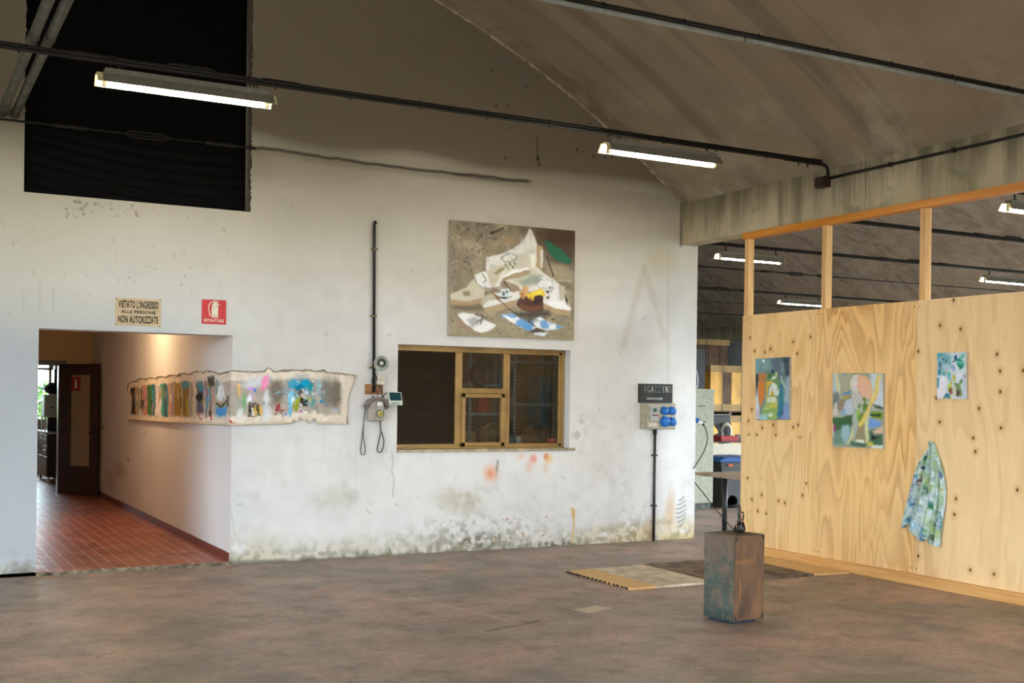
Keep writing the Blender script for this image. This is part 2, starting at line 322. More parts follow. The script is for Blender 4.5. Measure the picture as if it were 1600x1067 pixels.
# ------------------------------------------------------------------ shell of the hall
struct('floor', MB().add([(-14, -9, 0), (28, -9, 0), (28, 37, 0), (-14, 37, 0)], [(0, 1, 2, 3)]), M_FLOOR, label='stained brownish pink concrete floor of the hall', fixn=False)
def vault(name, x0, x1, xc, y0, y1, label):
    xs = np.linspace(x0, x1, 60); ys = np.array([y0, y1]); P = np.array([[(x, y, vault_z(x, xc)) for x in xs] for y in ys]); struct(name, MB().grid(P), M_VAULT, label=label, fixn=False)
vault('ceiling_near', -6.55, XB, VXC, -8.2, YW+.02, 'brown grey concrete barrel vault over the near hall')
vault('ceiling_far', XB2, 23.69, VXC+15.0+.24, -8.2, 36, 'grey concrete barrel vault over the bay behind the plywood')
# beams
ZS, ZT = 3.565, 4.12
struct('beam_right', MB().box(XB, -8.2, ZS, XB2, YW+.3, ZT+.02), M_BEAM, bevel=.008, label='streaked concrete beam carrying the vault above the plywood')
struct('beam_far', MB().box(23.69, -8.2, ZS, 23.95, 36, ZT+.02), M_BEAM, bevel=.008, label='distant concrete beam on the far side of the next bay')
# unseen outer walls with their openings
def wall_with_hole(name, axis, pos, a0, a1, z0, z1, holes, th, mat):
    """axis 'x': wall in the plane X=pos, spanning Y; axis 'y': wall in the plane Y=pos, spanning X"""
    mb = MB(); As = sorted({a0, a1, *[h for q in holes for h in q[:2]]}); Zs = sorted({z0, z1, *[h for q in holes for h in q[2:]]})
    for i in range(len(As)-1):
        for j in range(len(Zs)-1):
            ca, cz = (As[i]+As[i+1])/2, (Zs[j]+Zs[j+1])/2
            if any(q[0] < ca < q[1] and q[2] < cz < q[3] for q in holes): continue
            if axis == 'x': mb.box(pos, As[i], Zs[j], pos+th, As[i+1], Zs[j+1])
            else: mb.box(As[i], pos, Zs[j], As[i+1], pos+th, Zs[j+1])
    return struct(name, mb, mat)
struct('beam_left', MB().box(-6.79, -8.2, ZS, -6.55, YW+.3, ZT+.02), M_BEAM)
struct('ceiling_left', MB().box(-13.2, -8.3, 4.3, -6.6, YW+.3, 4.5), M_VAULT)
wall_with_hole('wall_left', 'x', -13.2, -8.2, YW, 0, 4.2, [LWIN], .25, M_CORR)
wall_with_hole('wall_rear', 'y', -8.3, -13.2, 28, 0, 7.2, [GATE, RWIN], .2, M_CORR)
wall_with_hole('wall_far', 'y', 35, XB2, 28, 0, 7.2, [], .2, M_GREYWALL)
wall_with_hole('wall_right', 'x', 27.5, -8.3, 36, 0, 4.4, [(1, 23, .4, 3.8)], .2, M_GREYWALL)
struct('ceiling_side', MB().box(23.9, -8.3, 4.3, 27.7, 36, 4.5), M_VAULT)

# front wall: plaster with painted upper shade and every stain where the photograph has it
DOOR = (1.212, 2.995, 0.0, 2.263); BLACK = (1.07, 3.152, 3.497, 6.1); WIN = (4.757, 6.893, 1.115, 2.237)
X0, X1, ZTOP = -2.6, XB2, 6.8
a = Art(X0, -ZTOP, X1, 0, 900, 460, (224, 223, 219), .90)      # y of the raster = -z
a.var(.05, 14, 24, 3); a.var(.04, 60, 95, 4)
zz = -a.Y; xx = a.X
wob = (vnoise(a.h, a.w, 9, 12, 8)-.5)
a.blot((205, 208, 190), 7, 9, 21, .5, .3, .45, np.clip((4.2-xx)/1.5, 0, 1))
a.put(np.clip((3.4-xx)/1.6, 0, 1)*np.clip((2.9-zz)/.8, .25, 1), (172, 179, 184), .9)  # greyer wash at left, with the dimmer, cooler light there painted in
a.put(np.clip((zz-2.4+wob*.8)/1.2, 0, 1), (206, 196, 170), .55)                      # yellower tone growing from above head height
a.put(np.clip((zz-4.12+wob*.25)/.12, 0, 1), (138, 126, 108), .9)                      # bare gable plaster above the tie rod, with shade painted in
a.put(np.clip((zz-3.72+wob*.7)/.5, 0, 1)*np.clip((4.3-zz)/.2, 0, 1), (150, 139, 118), .75)  # band below it, fading the painted upper shade downward
a.var(.10, 5, 7, 31)
a.blot((150, 140, 118), 12, 14, 41, .62, .1, .25, np.clip((zz-3.3)/.6, 0, 1))
foot = np.clip((.30-zz+wob*.35)/.3, 0, 1)
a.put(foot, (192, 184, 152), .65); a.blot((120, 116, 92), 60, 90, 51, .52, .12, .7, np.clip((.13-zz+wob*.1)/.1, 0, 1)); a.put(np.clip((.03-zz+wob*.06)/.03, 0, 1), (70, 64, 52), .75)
a.blot((92, 88, 70), 50, 80, 55, .5, .12, .6, np.clip((.16-zz)/.1, 0, 1)*np.clip((1.9-xx)/.5, 0, 1))
a.put(np.clip((.42-zz+wob*.4-np.abs(xx-8.1)*.25)/.3, 0, 1)*np.clip((xx-6.9)/.8, 0, 1), (200, 174, 120), .8)
a.ell(8.32, -.32, .07, .24, (198, 160, 106), .1, 1., .6); a.ell(8.02, -.12, .10, .14, (180, 138, 84), 0, 1., .5); a.ell(7.5, -.10, .5, .10, (205, 190, 150), 0, .8, .5)
a.ell(7.35, -.10, .07, .03, (238, 238, 238), 0, .3, .9); a.ell(3.08, -.15, .07, .06, (232, 232, 234), 0, .9, .6); a.ell(8.5, -.1, .09, .025, (222, 224, 222), 0, .9, .6)
a.specks(70, (120, 108, 86), .006, 61, (5.2, 6.4, -.34, -.05), .55); a.specks(80, (130, 118, 98), .006, 62, (4.6, 7.0, -.6, -.05), .4); gm = lambda x_, z_, rx_, rz_: np.exp(-((xx-x_)/rx_)**2-((zz-z_)/rz_)**2)
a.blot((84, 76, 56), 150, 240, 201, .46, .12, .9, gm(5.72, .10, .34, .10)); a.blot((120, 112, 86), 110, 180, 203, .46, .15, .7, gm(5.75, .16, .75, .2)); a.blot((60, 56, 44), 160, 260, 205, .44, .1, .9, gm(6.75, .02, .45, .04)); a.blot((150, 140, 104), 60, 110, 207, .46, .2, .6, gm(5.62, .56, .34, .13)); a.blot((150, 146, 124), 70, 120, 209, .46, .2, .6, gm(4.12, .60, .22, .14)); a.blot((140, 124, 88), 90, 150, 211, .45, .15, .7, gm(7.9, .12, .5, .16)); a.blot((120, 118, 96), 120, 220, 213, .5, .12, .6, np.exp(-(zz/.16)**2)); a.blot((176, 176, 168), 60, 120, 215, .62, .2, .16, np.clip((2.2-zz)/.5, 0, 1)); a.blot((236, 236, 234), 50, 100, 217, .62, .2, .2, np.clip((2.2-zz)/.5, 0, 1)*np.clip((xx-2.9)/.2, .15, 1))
a.ell(5.5, -.55, .26, .12, (196, 190, 166), .2, 1., .5); a.ell(4.1, -.62, .2, .12, (200, 196, 178), 0, 1., .5)
a.specks(200, (140, 130, 112), .006, 63, None, .5); a.specks(40, (130, 118, 98), .006, 64, (6.9, 8.3, -1.6, -.5), .5)
a.specks(45, (84, 78, 60), .009, 65, (1.4, 2.1, -3.46, -3.30), .6); a.specks(70, (150, 134, 110), .008, 66, (.7, 3.0, -3.4, -2.5), .5)
a.blot((140, 138, 132), 70, 90, 67, .5, .1, .5, np.exp(-((xx-7.02)/.09)**2-((zz-1.30)/.22)**2)); a.blot((150, 148, 142), 70, 90, 68, .48, .1, .35, np.exp(-((xx-7.6)/.10)**2-((zz-.72)/.14)**2))
a.ell(5.885, -.845, .085, .085, (232, 170, 130), 0, 1., .75); a.ell(5.875, -.84, .04, .04, (228, 146, 96), 0, 1., .6); a.ell(6.42, -1.0, .045, .05, (230, 146, 124), 0, 1., .8); a.ell(6.37, -.92, .04, .07, (232, 196, 184), 0, 1., .7)
a.ell(6.59, -1.02, .035, .04, (218, 124, 60), 0, .8, .9); a.ell(6.63, -.99, .04, .05, (238, 196, 130), 0, .9, .8); a.line([(6.585, -.98), (6.575, -.9), (6.59, -.84)], .025, (232, 196, 150), .7, .03); a.ell(6.26, -1.03, .05, .03, (236, 200, 170), 0, .9, .6)
a.line([(6.935, -.42), (6.965, -.40), (6.965, -.25), (6.952, -.03)], .022, (208, 176, 92), .9, .02); a.ell(6.96, -.36, .02, .06, (206, 172, 84), 0, .4, .9)
a.line([(5.97, -.98), (5.955, -.88)], .03, (128, 130, 120), .75, .02); a.line([(5.955, -.9), (5.95, -.80)], .012, (140, 140, 130), .7)
for x_, z_ in ((6.6, .34), (6.14, .12), (6.3, .16), (6.56, .13), (6.1, .33), (5.95, .14)): a.ell(x_, -z_, .014, .014, (176, 118, 62), 0, .4, .9)
for i_ in range(7): w_ = .055*math.sin(math.pi*(i_+1.2)/8.4)+.012; a.line([(8.49-w_, -(.155+i_*.052)), (8.49-w_*.2, -(.162+i_*.052)), (8.49+w_, -(.20+i_*.052))], .024, (122, 124, 120), .8, .018); a.line([(8.49-w_, -(.178+i_*.052)), (8.49+w_*.7, -(.205+i_*.052))], .012, (240, 240, 236), .5)
for x_, h_ in ((.98, .16), (1.12, .26), (1.23, .2)): a.line([(x_+.1, -2.42-h_), (x_+.1, -2.42)], .012, (170, 172, 160), .6)
pr = np.random.RandomState(5); px_ = np.linspace(3.15, 6.3, 60); cz_ = 4.135+np.cumsum(pr.randn(60))*.004; cz_ -= np.linspace(0, cz_[-1]-4.12, 60)
a.line(list(zip(px_, -cz_)), .03, (58, 50, 42), .95, .02); a.line([(p+.02, -z+.04) for p, z in zip(px_, cz_)], .05, (150, 138, 118), .45, .05)
a.line([(5.4, -4.10), (5.9, -4.09), (6.35, -4.12)], .02, (66, 56, 46), .7, .03)
a.line([(6.425, -4.62), (6.42, -4.5), (6.43, -4.4)], .014, (58, 48, 40), .85); a.ell(6.43, -4.39, .02, .03, (46, 40, 34), 0, .3, .95); a.specks(30, (52, 44, 36), .012, 71, (5.5, 7.6, -5.3, -4.3), .8)
a.line([(4.70, -1.09), (4.72, -.98), (4.70, -.9), (4.73, -.8), (4.72, -.62)], .010, (150, 146, 140), .8); a.line([(2.99, -.6), (3.04, -.3), (3.1, -.2)], .008, (176, 172, 166), .8)
a.line([(7.62, -2.3), (7.9, -3.25)], .06, (180, 168, 142), .3, .08); a.line([(7.9, -3.25), (8.2, -2.45)], .06, (176, 164, 138), .35, .08); a.line([(8.25, -3.5), (8.28, -1.4)], .03, (188, 180, 160), .4, .04)
a.line([(8.435, -4.1), (8.435, -3.56)], .035, (96, 88, 70), .8, .02); a.line([(8.41, -4.0), (8.41, -3.58)], .012, (196, 186, 158), .7); a.ell(8.15, -3.35, .22, .16, (206, 196, 168), 0, .8, .6)
a.line([(4.30, -2.0), (4.30, -.5)], .01, (205, 203, 198), .6); a.line([(3.95, -1.0), (3.95, -2.8)], .008, (205, 202, 195), .6)
a.ell(4.53, -1.72, .28, .3, (206, 200, 196), 0, 1., .5); a.line([(3.2, -.75), (3.5, -.7), (3.9, -.72)], .03, (222, 222, 224), .6, .05)
pr = np.random.RandomState(9)
for q in range(26):
    sx_ = pr.uniform(1.2, 8.3); sz_ = pr.uniform(.3, 3.2); a.line([(sx_, -sz_), (sx_+pr.uniform(-.06, .06), -sz_+pr.uniform(-.05, .05))], .012, (150, 142, 124), .6)
# grid of the front face: raster columns and rows merged with the edges of the openings
def merged(base, edges):
    base = list(base)
    for e_ in edges: i = int(np.argmin(np.abs(np.array(base)-e_))); base[i] = e_
    return np.array(base)
gx = merged(np.linspace(X0, X1, 900), [DOOR[0], DOOR[1], BLACK[0], BLACK[1], WIN[0], WIN[1]]); gz = merged(np.linspace(ZTOP, 0, 460), [DOOR[3], BLACK[2], BLACK[3], WIN[2], WIN[3]])
HOLES = (DOOR, BLACK, WIN)
GX, GZ = np.meshgrid(gx, gz); arch = np.array([vault_z(x) for x in gx])[None]+.03
GZc = np.minimum(GZ, arch); GY = np.full(GX.shape, YW)
rg = np.random.RandomState(2).rand(*GX.shape)
edge = lambda c, v, w: np.exp(-((c-v)/w)**2)
inb = (GX > BLACK[0]-.06) & (GX < BLACK[1]+.06) & (GZ > BLACK[2]-.06)
GXr = GX+np.where(inb & (np.abs(GX-BLACK[1]) < .001), (rg-.3)*.02, 0)+np.where(inb & (np.abs(GX-BLACK[0]) < .001), (rg-.6)*.03*(GZ > 4.2), 0)
P = np.stack([GXr, GY, GZc], -1); mb = MB(); H_, W_ = GX.shape
cxs = (gx[:-1]+gx[1:])/2; czs = (gz[:-1]+gz[1:])/2; keep = np.ones((H_-1, W_-1), bool)
for h in HOLES: keep &= ~((cxs[None] > h[0]) & (cxs[None] < h[1]) & (czs[:, None] > h[2]) & (czs[:, None] < h[3]))
keep &= GZ[1:, :-1] < arch[:, :-1]
jj, ii = np.nonzero(keep)
mb.v = P.reshape(-1, 3).tolist(); mb.f = np.c_[jj*W_+ii, (jj+1)*W_+ii, (jj+1)*W_+ii+1, jj*W_+ii+1].tolist(); mb.smooth = [False]*len(mb.f)
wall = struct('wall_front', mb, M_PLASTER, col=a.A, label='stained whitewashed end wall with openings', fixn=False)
# body of the wall behind that face: reveals and returns
M_REVEAL = whitewash('reveal_plaster', S(205, 203, 198), S(222, 220, 216)); M_RAW = plain('raw_masonry', S(140, 126, 106), .9, var=.25, bump=.6)
TH = .3
def reveals(name, h, mat, depth=TH, bottom=True, rough=False):
    m = MB(); x0, x1, z0, z1 = h
    m.quad((x0, YW, z0), (x0, YW+depth, z0), (x0, YW+depth, z1), (x0, YW, z1)); m.quad((x1, YW, z1), (x1, YW+depth, z1), (x1, YW+depth, z0), (x1, YW, z0))
    m.quad((x0, YW, z1), (x0, YW+depth, z1), (x1, YW+depth, z1), (x1, YW, z1))
    if bottom: m.quad((x0, YW, z0), (x1, YW, z0), (x1, YW+depth, z0), (x0, YW+depth, z0))
    return struct(name, m, mat, wall, fixn=False)
reveals('window_reveal', WIN, M_REVEAL); reveals('opening_reveal', (BLACK[0], BLACK[1], BLACK[2], BLACK[3]), M_RAW)
m = MB(); m.quad((DOOR[0], YW, 0), (DOOR[0], YW+TH, 0), (DOOR[0], YW+TH, DOOR[3]), (DOOR[0], YW, DOOR[3])); m.quad((DOOR[0], YW, DOOR[3]), (DOOR[0], YW+TH, DOOR[3]), (DOOR[1], YW+TH, DOOR[3]), (DOOR[1], YW, DOOR[3]))
struct('doorway_reveal', m, M_REVEAL, wall, fixn=False)
m = MB(); m.quad((XB2, YW, 0), (XB2, YW+TH, 0), (XB2, YW+TH, ZS), (XB2, YW, ZS)); struct('wall_end', m, M_REVEAL, wall, fixn=False)
m = MB()
for (x0, x1, z0, z1) in ((-13.2, X0, 0, 7),): m.box(x0, YW, z0, x1, YW+TH, z1)
struct('wall_side', m, M_REVEAL, wall)
m = MB(); bx = sorted({X0, X1, *[q for h in HOLES for q in h[:2]]}); bz = sorted({0, ZTOP, *[q for h in HOLES for q in h[2:]]})
for i in range(len(bx)-1):
    for j in range(len(bz)-1):
        cx_, cz_ = (bx[i]+bx[i+1])/2, (bz[j]+bz[j+1])/2
        if not any(h[0] < cx_ < h[1] and h[2] < cz_ < h[3] for h in HOLES): m.quad((bx[i], YW+TH, bz[j]), (bx[i+1], YW+TH, bz[j]), (bx[i+1], YW+TH, bz[j+1]), (bx[i], YW+TH, bz[j+1]))
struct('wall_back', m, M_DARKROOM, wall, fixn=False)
# ragged mortar along the joint of vault and gable, and along the foot of the doorway
pr = np.random.RandomState(12); pts = []; rad = []
for i, x in enumerate(np.linspace(2.0, XB-.02, 150)): pts.append((x, YW-.004, vault_z(x)-.005+pr.uniform(-.006, .006))); rad.append(.012+.022*max(0, pr.rand()-.45))
struct('trim_1', MB().tube(pts, rad, 6), plain('old_mortar', S(222, 208, 182), .9, var=.3, scale=9), label='ragged mortar joint between vault and end wall')

# ------------------------------------------------------------------ corridor behind the doorway
CX, CY1 = 2.995, 20.2
a = Art(YW, -2.95, CY1, 0, 150, 60, (222, 221, 221), .98); a.var(.05, 8, 18, 4)
a.specks(30, (150, 130, 112), .02, 5, None, .5); a.ell(17.6, -.55, .5, .12, (176, 150, 126), 0, .9, .5); a.ell(18.3, -.35, .5, .16, (186, 162, 138), 0, .9, .4); a.ell(16.9, -.75, .12, .02, (150, 124, 104), 0, .6, .6)
gy = np.linspace(YW, CY1, 150); gzz = np.linspace(2.95, 0, 60); GY_, GZ_ = np.meshgrid(gy, gzz); P = np.stack([np.full(GY_.shape, CX), GY_, GZ_], -1)
mb = MB().grid(P, False); struct('wall_corridor', mb, M_PLASTER, col=a.A, label='pale corridor wall beside the doorway', fixn=False)
struct('floor_corridor', MB().box(.9, YW+.0, -.05, CX, 26.2, .032), M_TILE, label='glossy terracotta tiled corridor floor')
m = MB(); pr = np.random.RandomState(4); xs = np.linspace(DOOR[0], DOOR[1], 60)
top = [(x, YW-.004-.012*pr.rand(), .024+.006*pr.rand()) for x in xs]; bot = [(x, YW-.03-.035*pr.rand(), -.002) for x in xs]; back = [(x, YW+.01, .03) for x in xs]
m.grid(np.array([back, top, bot]), False); struct('trim_2', m, plain('broken_screed', S(150, 140, 118), .9, var=.4, scale=14, bump=.6), label='broken screed edge at the doorway step', fixn=False)
struct('ceiling_corridor', MB().box(.9, YW+TH, 2.9, 4.3, 26.2, 3.0), M_OFFICE)
struct('wall_corridor_left', MB().box(.75, YW+TH, 0, .9, 26.2, 2.95), M_CORR)
wall_with_hole('wall_corridor_end', 'y', CY1, .9, CX+.12, 0, 2.95, [(1.62, 2.50, 0, 2.16)], .12, M_CORRFAR)
struct('baseboard_corridor', MB().box(CX-.014, YW+.02, .032, CX-.001, CY1, .115), plain('brown_tile_skirting', S(112, 50, 36), .35), label='reddish brown tile skirting in the corridor')
# room at the end of the corridor
struct('wall_office_right', MB().box(4.2, CY1+.12, 0, 4.3, 26.2, 2.95), M_OFFICE); struct('wall_office_near', MB().box(CX+.1, CY1, 0, 4.3, CY1+.12, 2.95), M_OFFICE); struct('floor_office', MB().box(CX, CY1, -.05, 4.3, 26.2, .031), M_TILE)
OWIN = (1.3, 3.02, 1.06, 2.36)
wall_with_hole('wall_office_far', 'y', 25.9, .9, 4.3, 0, 2.95, [OWIN], .15, M_OFFICE)
M_WOODDARK = plain('dark_brown_wood', S(70, 40, 28), .38, var=.3, scale=6)
w1 = bpy.data.objects.new('window_2', None); C.objects.link(w1); tag(w1, 'office window seen through the far corridor door', None, kind='structure')
m = MB(); x0, x1, z0, z1 = OWIN
for q in ((x0, z0, x0+.05, z1), (x1-.05, z0, x1, z1), (x0, z0, x1, z0+.05), (x0, z1-.1, x1, z1), (x0, 2.14, x1, 2.19)): m.box(q[0], 25.93, q[1], q[2], 25.99, q[3])
struct('window_frame', m, plain('cream_frame', S(196, 176, 140), .5), w1); struct('pane', MB().box(x0+.05, 25.955, z0+.05, x1-.05, 25.961, z1-.1), glass('clear_glass'), w1)
# the store behind the window
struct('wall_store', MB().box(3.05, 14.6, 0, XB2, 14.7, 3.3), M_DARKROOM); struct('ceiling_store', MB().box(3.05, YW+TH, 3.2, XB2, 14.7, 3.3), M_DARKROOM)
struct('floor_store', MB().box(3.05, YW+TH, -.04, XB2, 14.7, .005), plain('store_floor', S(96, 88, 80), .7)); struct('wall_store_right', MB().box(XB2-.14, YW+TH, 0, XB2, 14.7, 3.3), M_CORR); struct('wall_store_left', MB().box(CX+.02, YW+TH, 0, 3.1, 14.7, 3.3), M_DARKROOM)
# loft behind the black opening
m = MB(); m.box(.2, 13.4, 3.3, 4.2, 13.5, 7); m.box(.2, YW+TH, 3.3, .3, 13.5, 7); m.box(4.1, YW+TH, 3.3, 4.2, 13.5, 7); m.box(.2, YW+TH, 6.9, 4.2, 13.5, 7)
struct('wall_loft', m, plain('loft_black', S(14, 12, 11), .95, spec=.1))  # near-black walls enclosing the loft
struct('wall_bay_left', MB().box(8.2, 14.7, 0, 8.45, 35.2, 7), M_GREYWALL)
# ------------------------------------------------------------------ shared materials of the fittings
M_BLACK = plain('black_painted_steel', S(34, 31, 29), .5, 0, .4, .2)
M_RODM = plain('dark_rod_steel', S(40, 36, 34), .55, .3)
M_GREYTUBE = plain('grey_plastic_tube', S(150, 155, 152), .5)
M_GALV = plain('grey_pipe', S(112, 112, 98), .6, .0, .4, .3, 8)
M_HOUSE = plain('lamp_grey_enamel', S(128, 126, 118), .5)
M_ENAMEL = plain('lamp_cream_enamel', S(226, 216, 170), .4)
t = NT('lit_tube'); M_TUBE = t.out((.9, .9, .9), .3, emit=(1, .92, .80), estr=160.)
M_CREAM = plain('cream_plastic', S(214, 208, 186), .45)
M_CORDM = plain('dark_cord', S(52, 54, 52), .5)
M_WHITEP = plain('white_plastic', S(232, 232, 226), .45)

# ------------------------------------------------------------------ tie rods, conduits, lamps
def tie_rod(Y, x0, x1, label, r=.014, turn=(), z=4.13, cable=None, group=None):
    o = thing('tie_rod', label, 'tie rod', (x0, Y, z), group)
    part('rod', MB().tube([(x0, Y, z), (x1, Y, z)], r, 10), M_RODM, o)
    for tx in turn:
        m = MB()
        for s in (-1, 1): m.tube([(tx-.20, Y, z), (tx-.15, Y+.0, z+s*.028), (tx+.15, Y, z+s*.028), (tx+.20, Y, z)], .011, 8)
        part('turnbuckle', m, M_RODM, o)
        for s in (-1, 1): part('coupling_sleeve', MB().tube([(tx+s*.55, Y, z), (tx+s*.85, Y, z)], .024, 10), M_RODM, o)
    if cable:
        part('cable', MB().tube([(x0+.05, Y-.012, z-.027), (x1, Y-.012, z-.027)], cable, 8), M_RODM, o)
        for x in np.arange(x0+.4, x1, .62): part('cable_tie', MB().tube([(x, Y, z-.055), (x+.004, Y-.02, z), (x, Y, z+.018)], .007, 6), M_BLACK, o)
    return o
tie_rod(6.08, -6.43, 8.33, 'nearest black tie rod crossing the vault at the top right', .016, cable=.012)
m = MB(); x = 3.0
while x < XB-.1:
    m.tube([(x, 6.06, 4.086), (min(x+1.98, XB-.02), 6.06, 4.086)], .0165, 10); x += 2.0
gt = solo('conduit_tube', m, M_GREYTUBE, 'light grey conduit tube slung under the nearest tie rod', 'conduit')
tie_rod(8.88, -6.43, 8.33, 'black tie rod that carries the two big lit lamps', .016, turn=(2.0,), cable=.016)
tie_rod(YW-.012, -1.0, 3.2, 'thin tie rod along the end wall across the black opening', .011, turn=(2.15,))
# conduit that leaves the lamp rod, drops to the box and runs along the beam
m = MB(); m.tube([(XB-.6, 8.88, 4.100), (XB-.10, 8.88, 4.098), (XB-.05, 8.88, 4.085), (XB-.022, 8.885, 4.05), (XB-.02, 8.89, 3.98)], .016, 10)
dc = thing('drop_conduit', 'black conduit bending from the lamp rod down to the box on the beam', 'conduit', (XB-.02, 8.89, 3.98)); part('bent_tube', m, M_BLACK, dc)
part('sling', MB().tube([(XB-.42, 8.88, 4.10), (XB-.42, 8.88, 4.05)], .006), M_BLACK, dc); part('sling', MB().tube([(XB-.3, 8.88, 4.10), (XB-.3, 8.88, 4.05)], .009), M_BLACK, dc)
jb = thing('junction_box', 'dark brown junction box on the side of the concrete beam', 'junction box', (XB-.055, 8.92, 3.93))
part('box', MB().box(XB-.09, 8.86, 3.875, XB, 9.0, 3.985), plain('brown_bakelite', S(58, 42, 34), .5), jb, .006); part('lid', MB().box(XB-.105, 8.87, 3.885, XB-.09, 8.99, 3.975), plain('brown_lid', S(64, 46, 38), .5), jb, .004)
bc = thing('beam_conduit', 'black conduit running along the concrete beam from the brown box', 'conduit', (XB-.02, 6, 3.965))
part('tube', MB().tube([(XB-.02, 8.87, 3.965), (XB-.02, -3, 3.965)], .015, 10), M_BLACK, bc)
for y in (8.05, 7.3, 6.4): part('clip', MB().box(XB-.038, y-.012, 3.945, XB-.002, y+.012, 3.987), M_BLACK, bc)

def lamp(x0, Y, label, L=1.33, z=4.0, zrod=4.115, group=None):
    o = thing('fluorescent_lamp', label, 'lamp', (x0+L/2, Y, z-.05), group)
    prof = [(-.088, -.062), (-.080, -.050), (-.040, .012), (.040, .012), (.080, -.050), (.088, -.062)]   # y, z of the reflector
    m = MB(); m.grid(np.array([[(x, Y+p[0], z+p[1]) for p in prof] for x in (x0, x0+L)]), False)
    part('reflector', m, M_ENAMEL, o, solid=.003, label='cream enamelled inside of the trough')
    m = MB(); m.grid(np.array([[(x, Y+p[0]*1.05, z+p[1]+.004) for p in prof] for x in (x0+.04, x0+L-.02)]), False); m.box(x0+.06, Y-.045, z+.014, x0+L-.06, Y+.045, z+.05)
    part('housing', m, M_HOUSE, o, solid=.003, label='grey outer shell')
    part('tube', MB().tube([(x0+.075, Y, z-.056), (x0+L-.075, Y, z-.056)], .0165, 14), M_TUBE, o, label='glowing white tube')
    for s in (0, 1):
        xe = x0+.06 if s == 0 else x0+L-.06
        part('tube_holder', MB().box(xe-.012, Y-.018, z-.078, xe+.012, Y+.018, z+.012), M_CREAM, o, .003)
    for xe in (x0+.16, x0+L-.16):
        part('hanger', MB().tube([(xe, Y, z+.05), (xe, Y, zrod)], .007, 8).tube([(xe+.05, Y, z+.05), (xe+.02, Y-.01, z+.07), (xe, Y, zrod)], .005, 6), M_RODM, o)
    return o
lamp(1.312, 8.88, 'lit fluorescent lamp hanging in front of the black opening')
lamp(5.70, 8.88, 'lit fluorescent lamp hanging near the concrete beam over the right of the end wall')
for Y_, xs_ in ((8.88, (-3.1,)), (3.22, (-3.1, 1.31, 5.70)), (-2.44, (-3.1, 1.31, 5.70))):
    if Y_ < 8: tie_rod(Y_, -6.43, 8.33, 'tie rod with lamps over the near part of the hall' if Y_ > 0 else 'tie rod with lamps at the back of the hall', .016, cable=.012)
    for x_ in xs_: lamp(x_, Y_, 'lit fluorescent lamp over the near hall, %s' % {(-3.1, 8.88): 'left of the black opening', (-3.1, 3.22): 'left of the middle row', (1.31, 3.22): 'centre of the middle row', (5.7, 3.22): 'right of the middle row', (-3.1, -2.44): 'left of the rear row', (1.31, -2.44): 'centre of the rear row', (5.7, -2.44): 'right of the rear row'}[(x_, Y_)])
# heating pipes lying on the rods
for x, lb in ((.880, 'left of the two grey pipes crossing the top left corner'), (.985, 'right of the two grey pipes crossing the top left corner')):
    o = thing('pipe', lb, 'pipe', (x, 8, 4.19), 'grey pipes under the vault')
    part('tube', MB().tube([(x, YW, 4.185), (x, 2.5, 4.205)], .037, 14), M_GALV, o)
    for y in (8.75, 6.0): part('coupling', MB().tube([(x, y, 4.19), (x, y+.09, 4.19)], .041, 14), M_GALV, o)
# rods and lamps of the next bay
G2 = 'tie rods of the far bay'
names = ['nearest tie rod of the far bay, high at the right edge', 'far bay tie rod with cable ties, just above the middle wooden post', 'far bay tie rod carrying the lamp beside the end wall', 'far bay tie rod with a turnbuckle between the first two posts', 'far bay tie rod carrying the small lamp behind the second post', 'second rearmost far bay tie rod, low above the plywood', 'rearmost far bay tie rod seen above the plywood corner']
for Y, nm, tn, cb, rr in zip((8.93, 11.53, 14.30, 16.95, 20.1, 22.9, 25.9), names, ((), (14.6,), (15.6,), (15.3,), (16.0,), (), ()), (.014, .02, .016, None, .016, None, None), (.016, .014, .016, .014, .016, .014, .014)):
    tie_rod(Y, 8.80, 23.57, nm, rr, turn=tn, cable=cb)
lamp(11.30, 14.30, 'lit fluorescent lamp behind the first wooden post of the far bay', z=3.955, zrod=4.115)
lamp(17.66, 20.1, 'smallest lit fluorescent lamp, far back left of the second post', z=3.955, zrod=4.115)
lamp(17.30, 14.30, 'lit fluorescent lamp just above the plywood at the right edge', z=3.955, zrod=4.115)
lamp(11.15, 8.93, 'lit fluorescent lamp cut by the right edge under the wooden plate', z=3.955, zrod=4.115)
hp = thing('hook_pipe', 'black pipe with a curled end on the wall end below the beam', 'pipe', (8.75, YW+.2, 3.4))
part('tube', MB().tube([(8.72, YW+.12, 3.56), (8.72, YW+.12, 3.22)], .017, 10), M_BLACK, hp)
part('hook', MB().tube([(8.72+.03*math.sin(q)+.03, YW+.12, 3.2+.045*math.cos(q)) for q in np.linspace(-2.6, 2.8, 14)], .016, 8), M_BLACK, hp)

# ------------------------------------------------------------------ window_1 in the end wall
M_BRASS = plain('bronze_anodised_frame', S(168, 134, 78), .42, .35, .5, .18, 5)
yf = YW+.14
w = bpy.data.objects.new('window_1', None); C.objects.link(w); tag(w, 'bronze framed storeroom window in the end wall', None, kind='structure')
fx0, fx1, fz0, fz1 = WIN[0]+.0, 6.885, 1.118, 2.237
def bar(mb, x0, z0, x1, z1, y0=0., y1=.05): return mb.box(x0, yf+y0, z0, x1, yf+y1, z1)
m = MB()
for q in ((fx0, fz0, fx0+.045, fz1), (fx1-.06, fz0, fx1, fz1), (fx0, fz0, fx1, fz0+.05), (fx0, fz1-.06, fx1, fz1)): bar(m, *q)
for q in ((fx0, fz0, fx1, fz0+.02), (fx0, fz1-.025, fx1, fz1), (fx1-.025, fz0, fx1, fz1)): bar(m, *q, -.022, .0)
struct('window_frame', m, M_BRASS, w, bevel=.004)
M1, M2 = (5.50, 5.582), (6.098, 6.178)
m = MB()
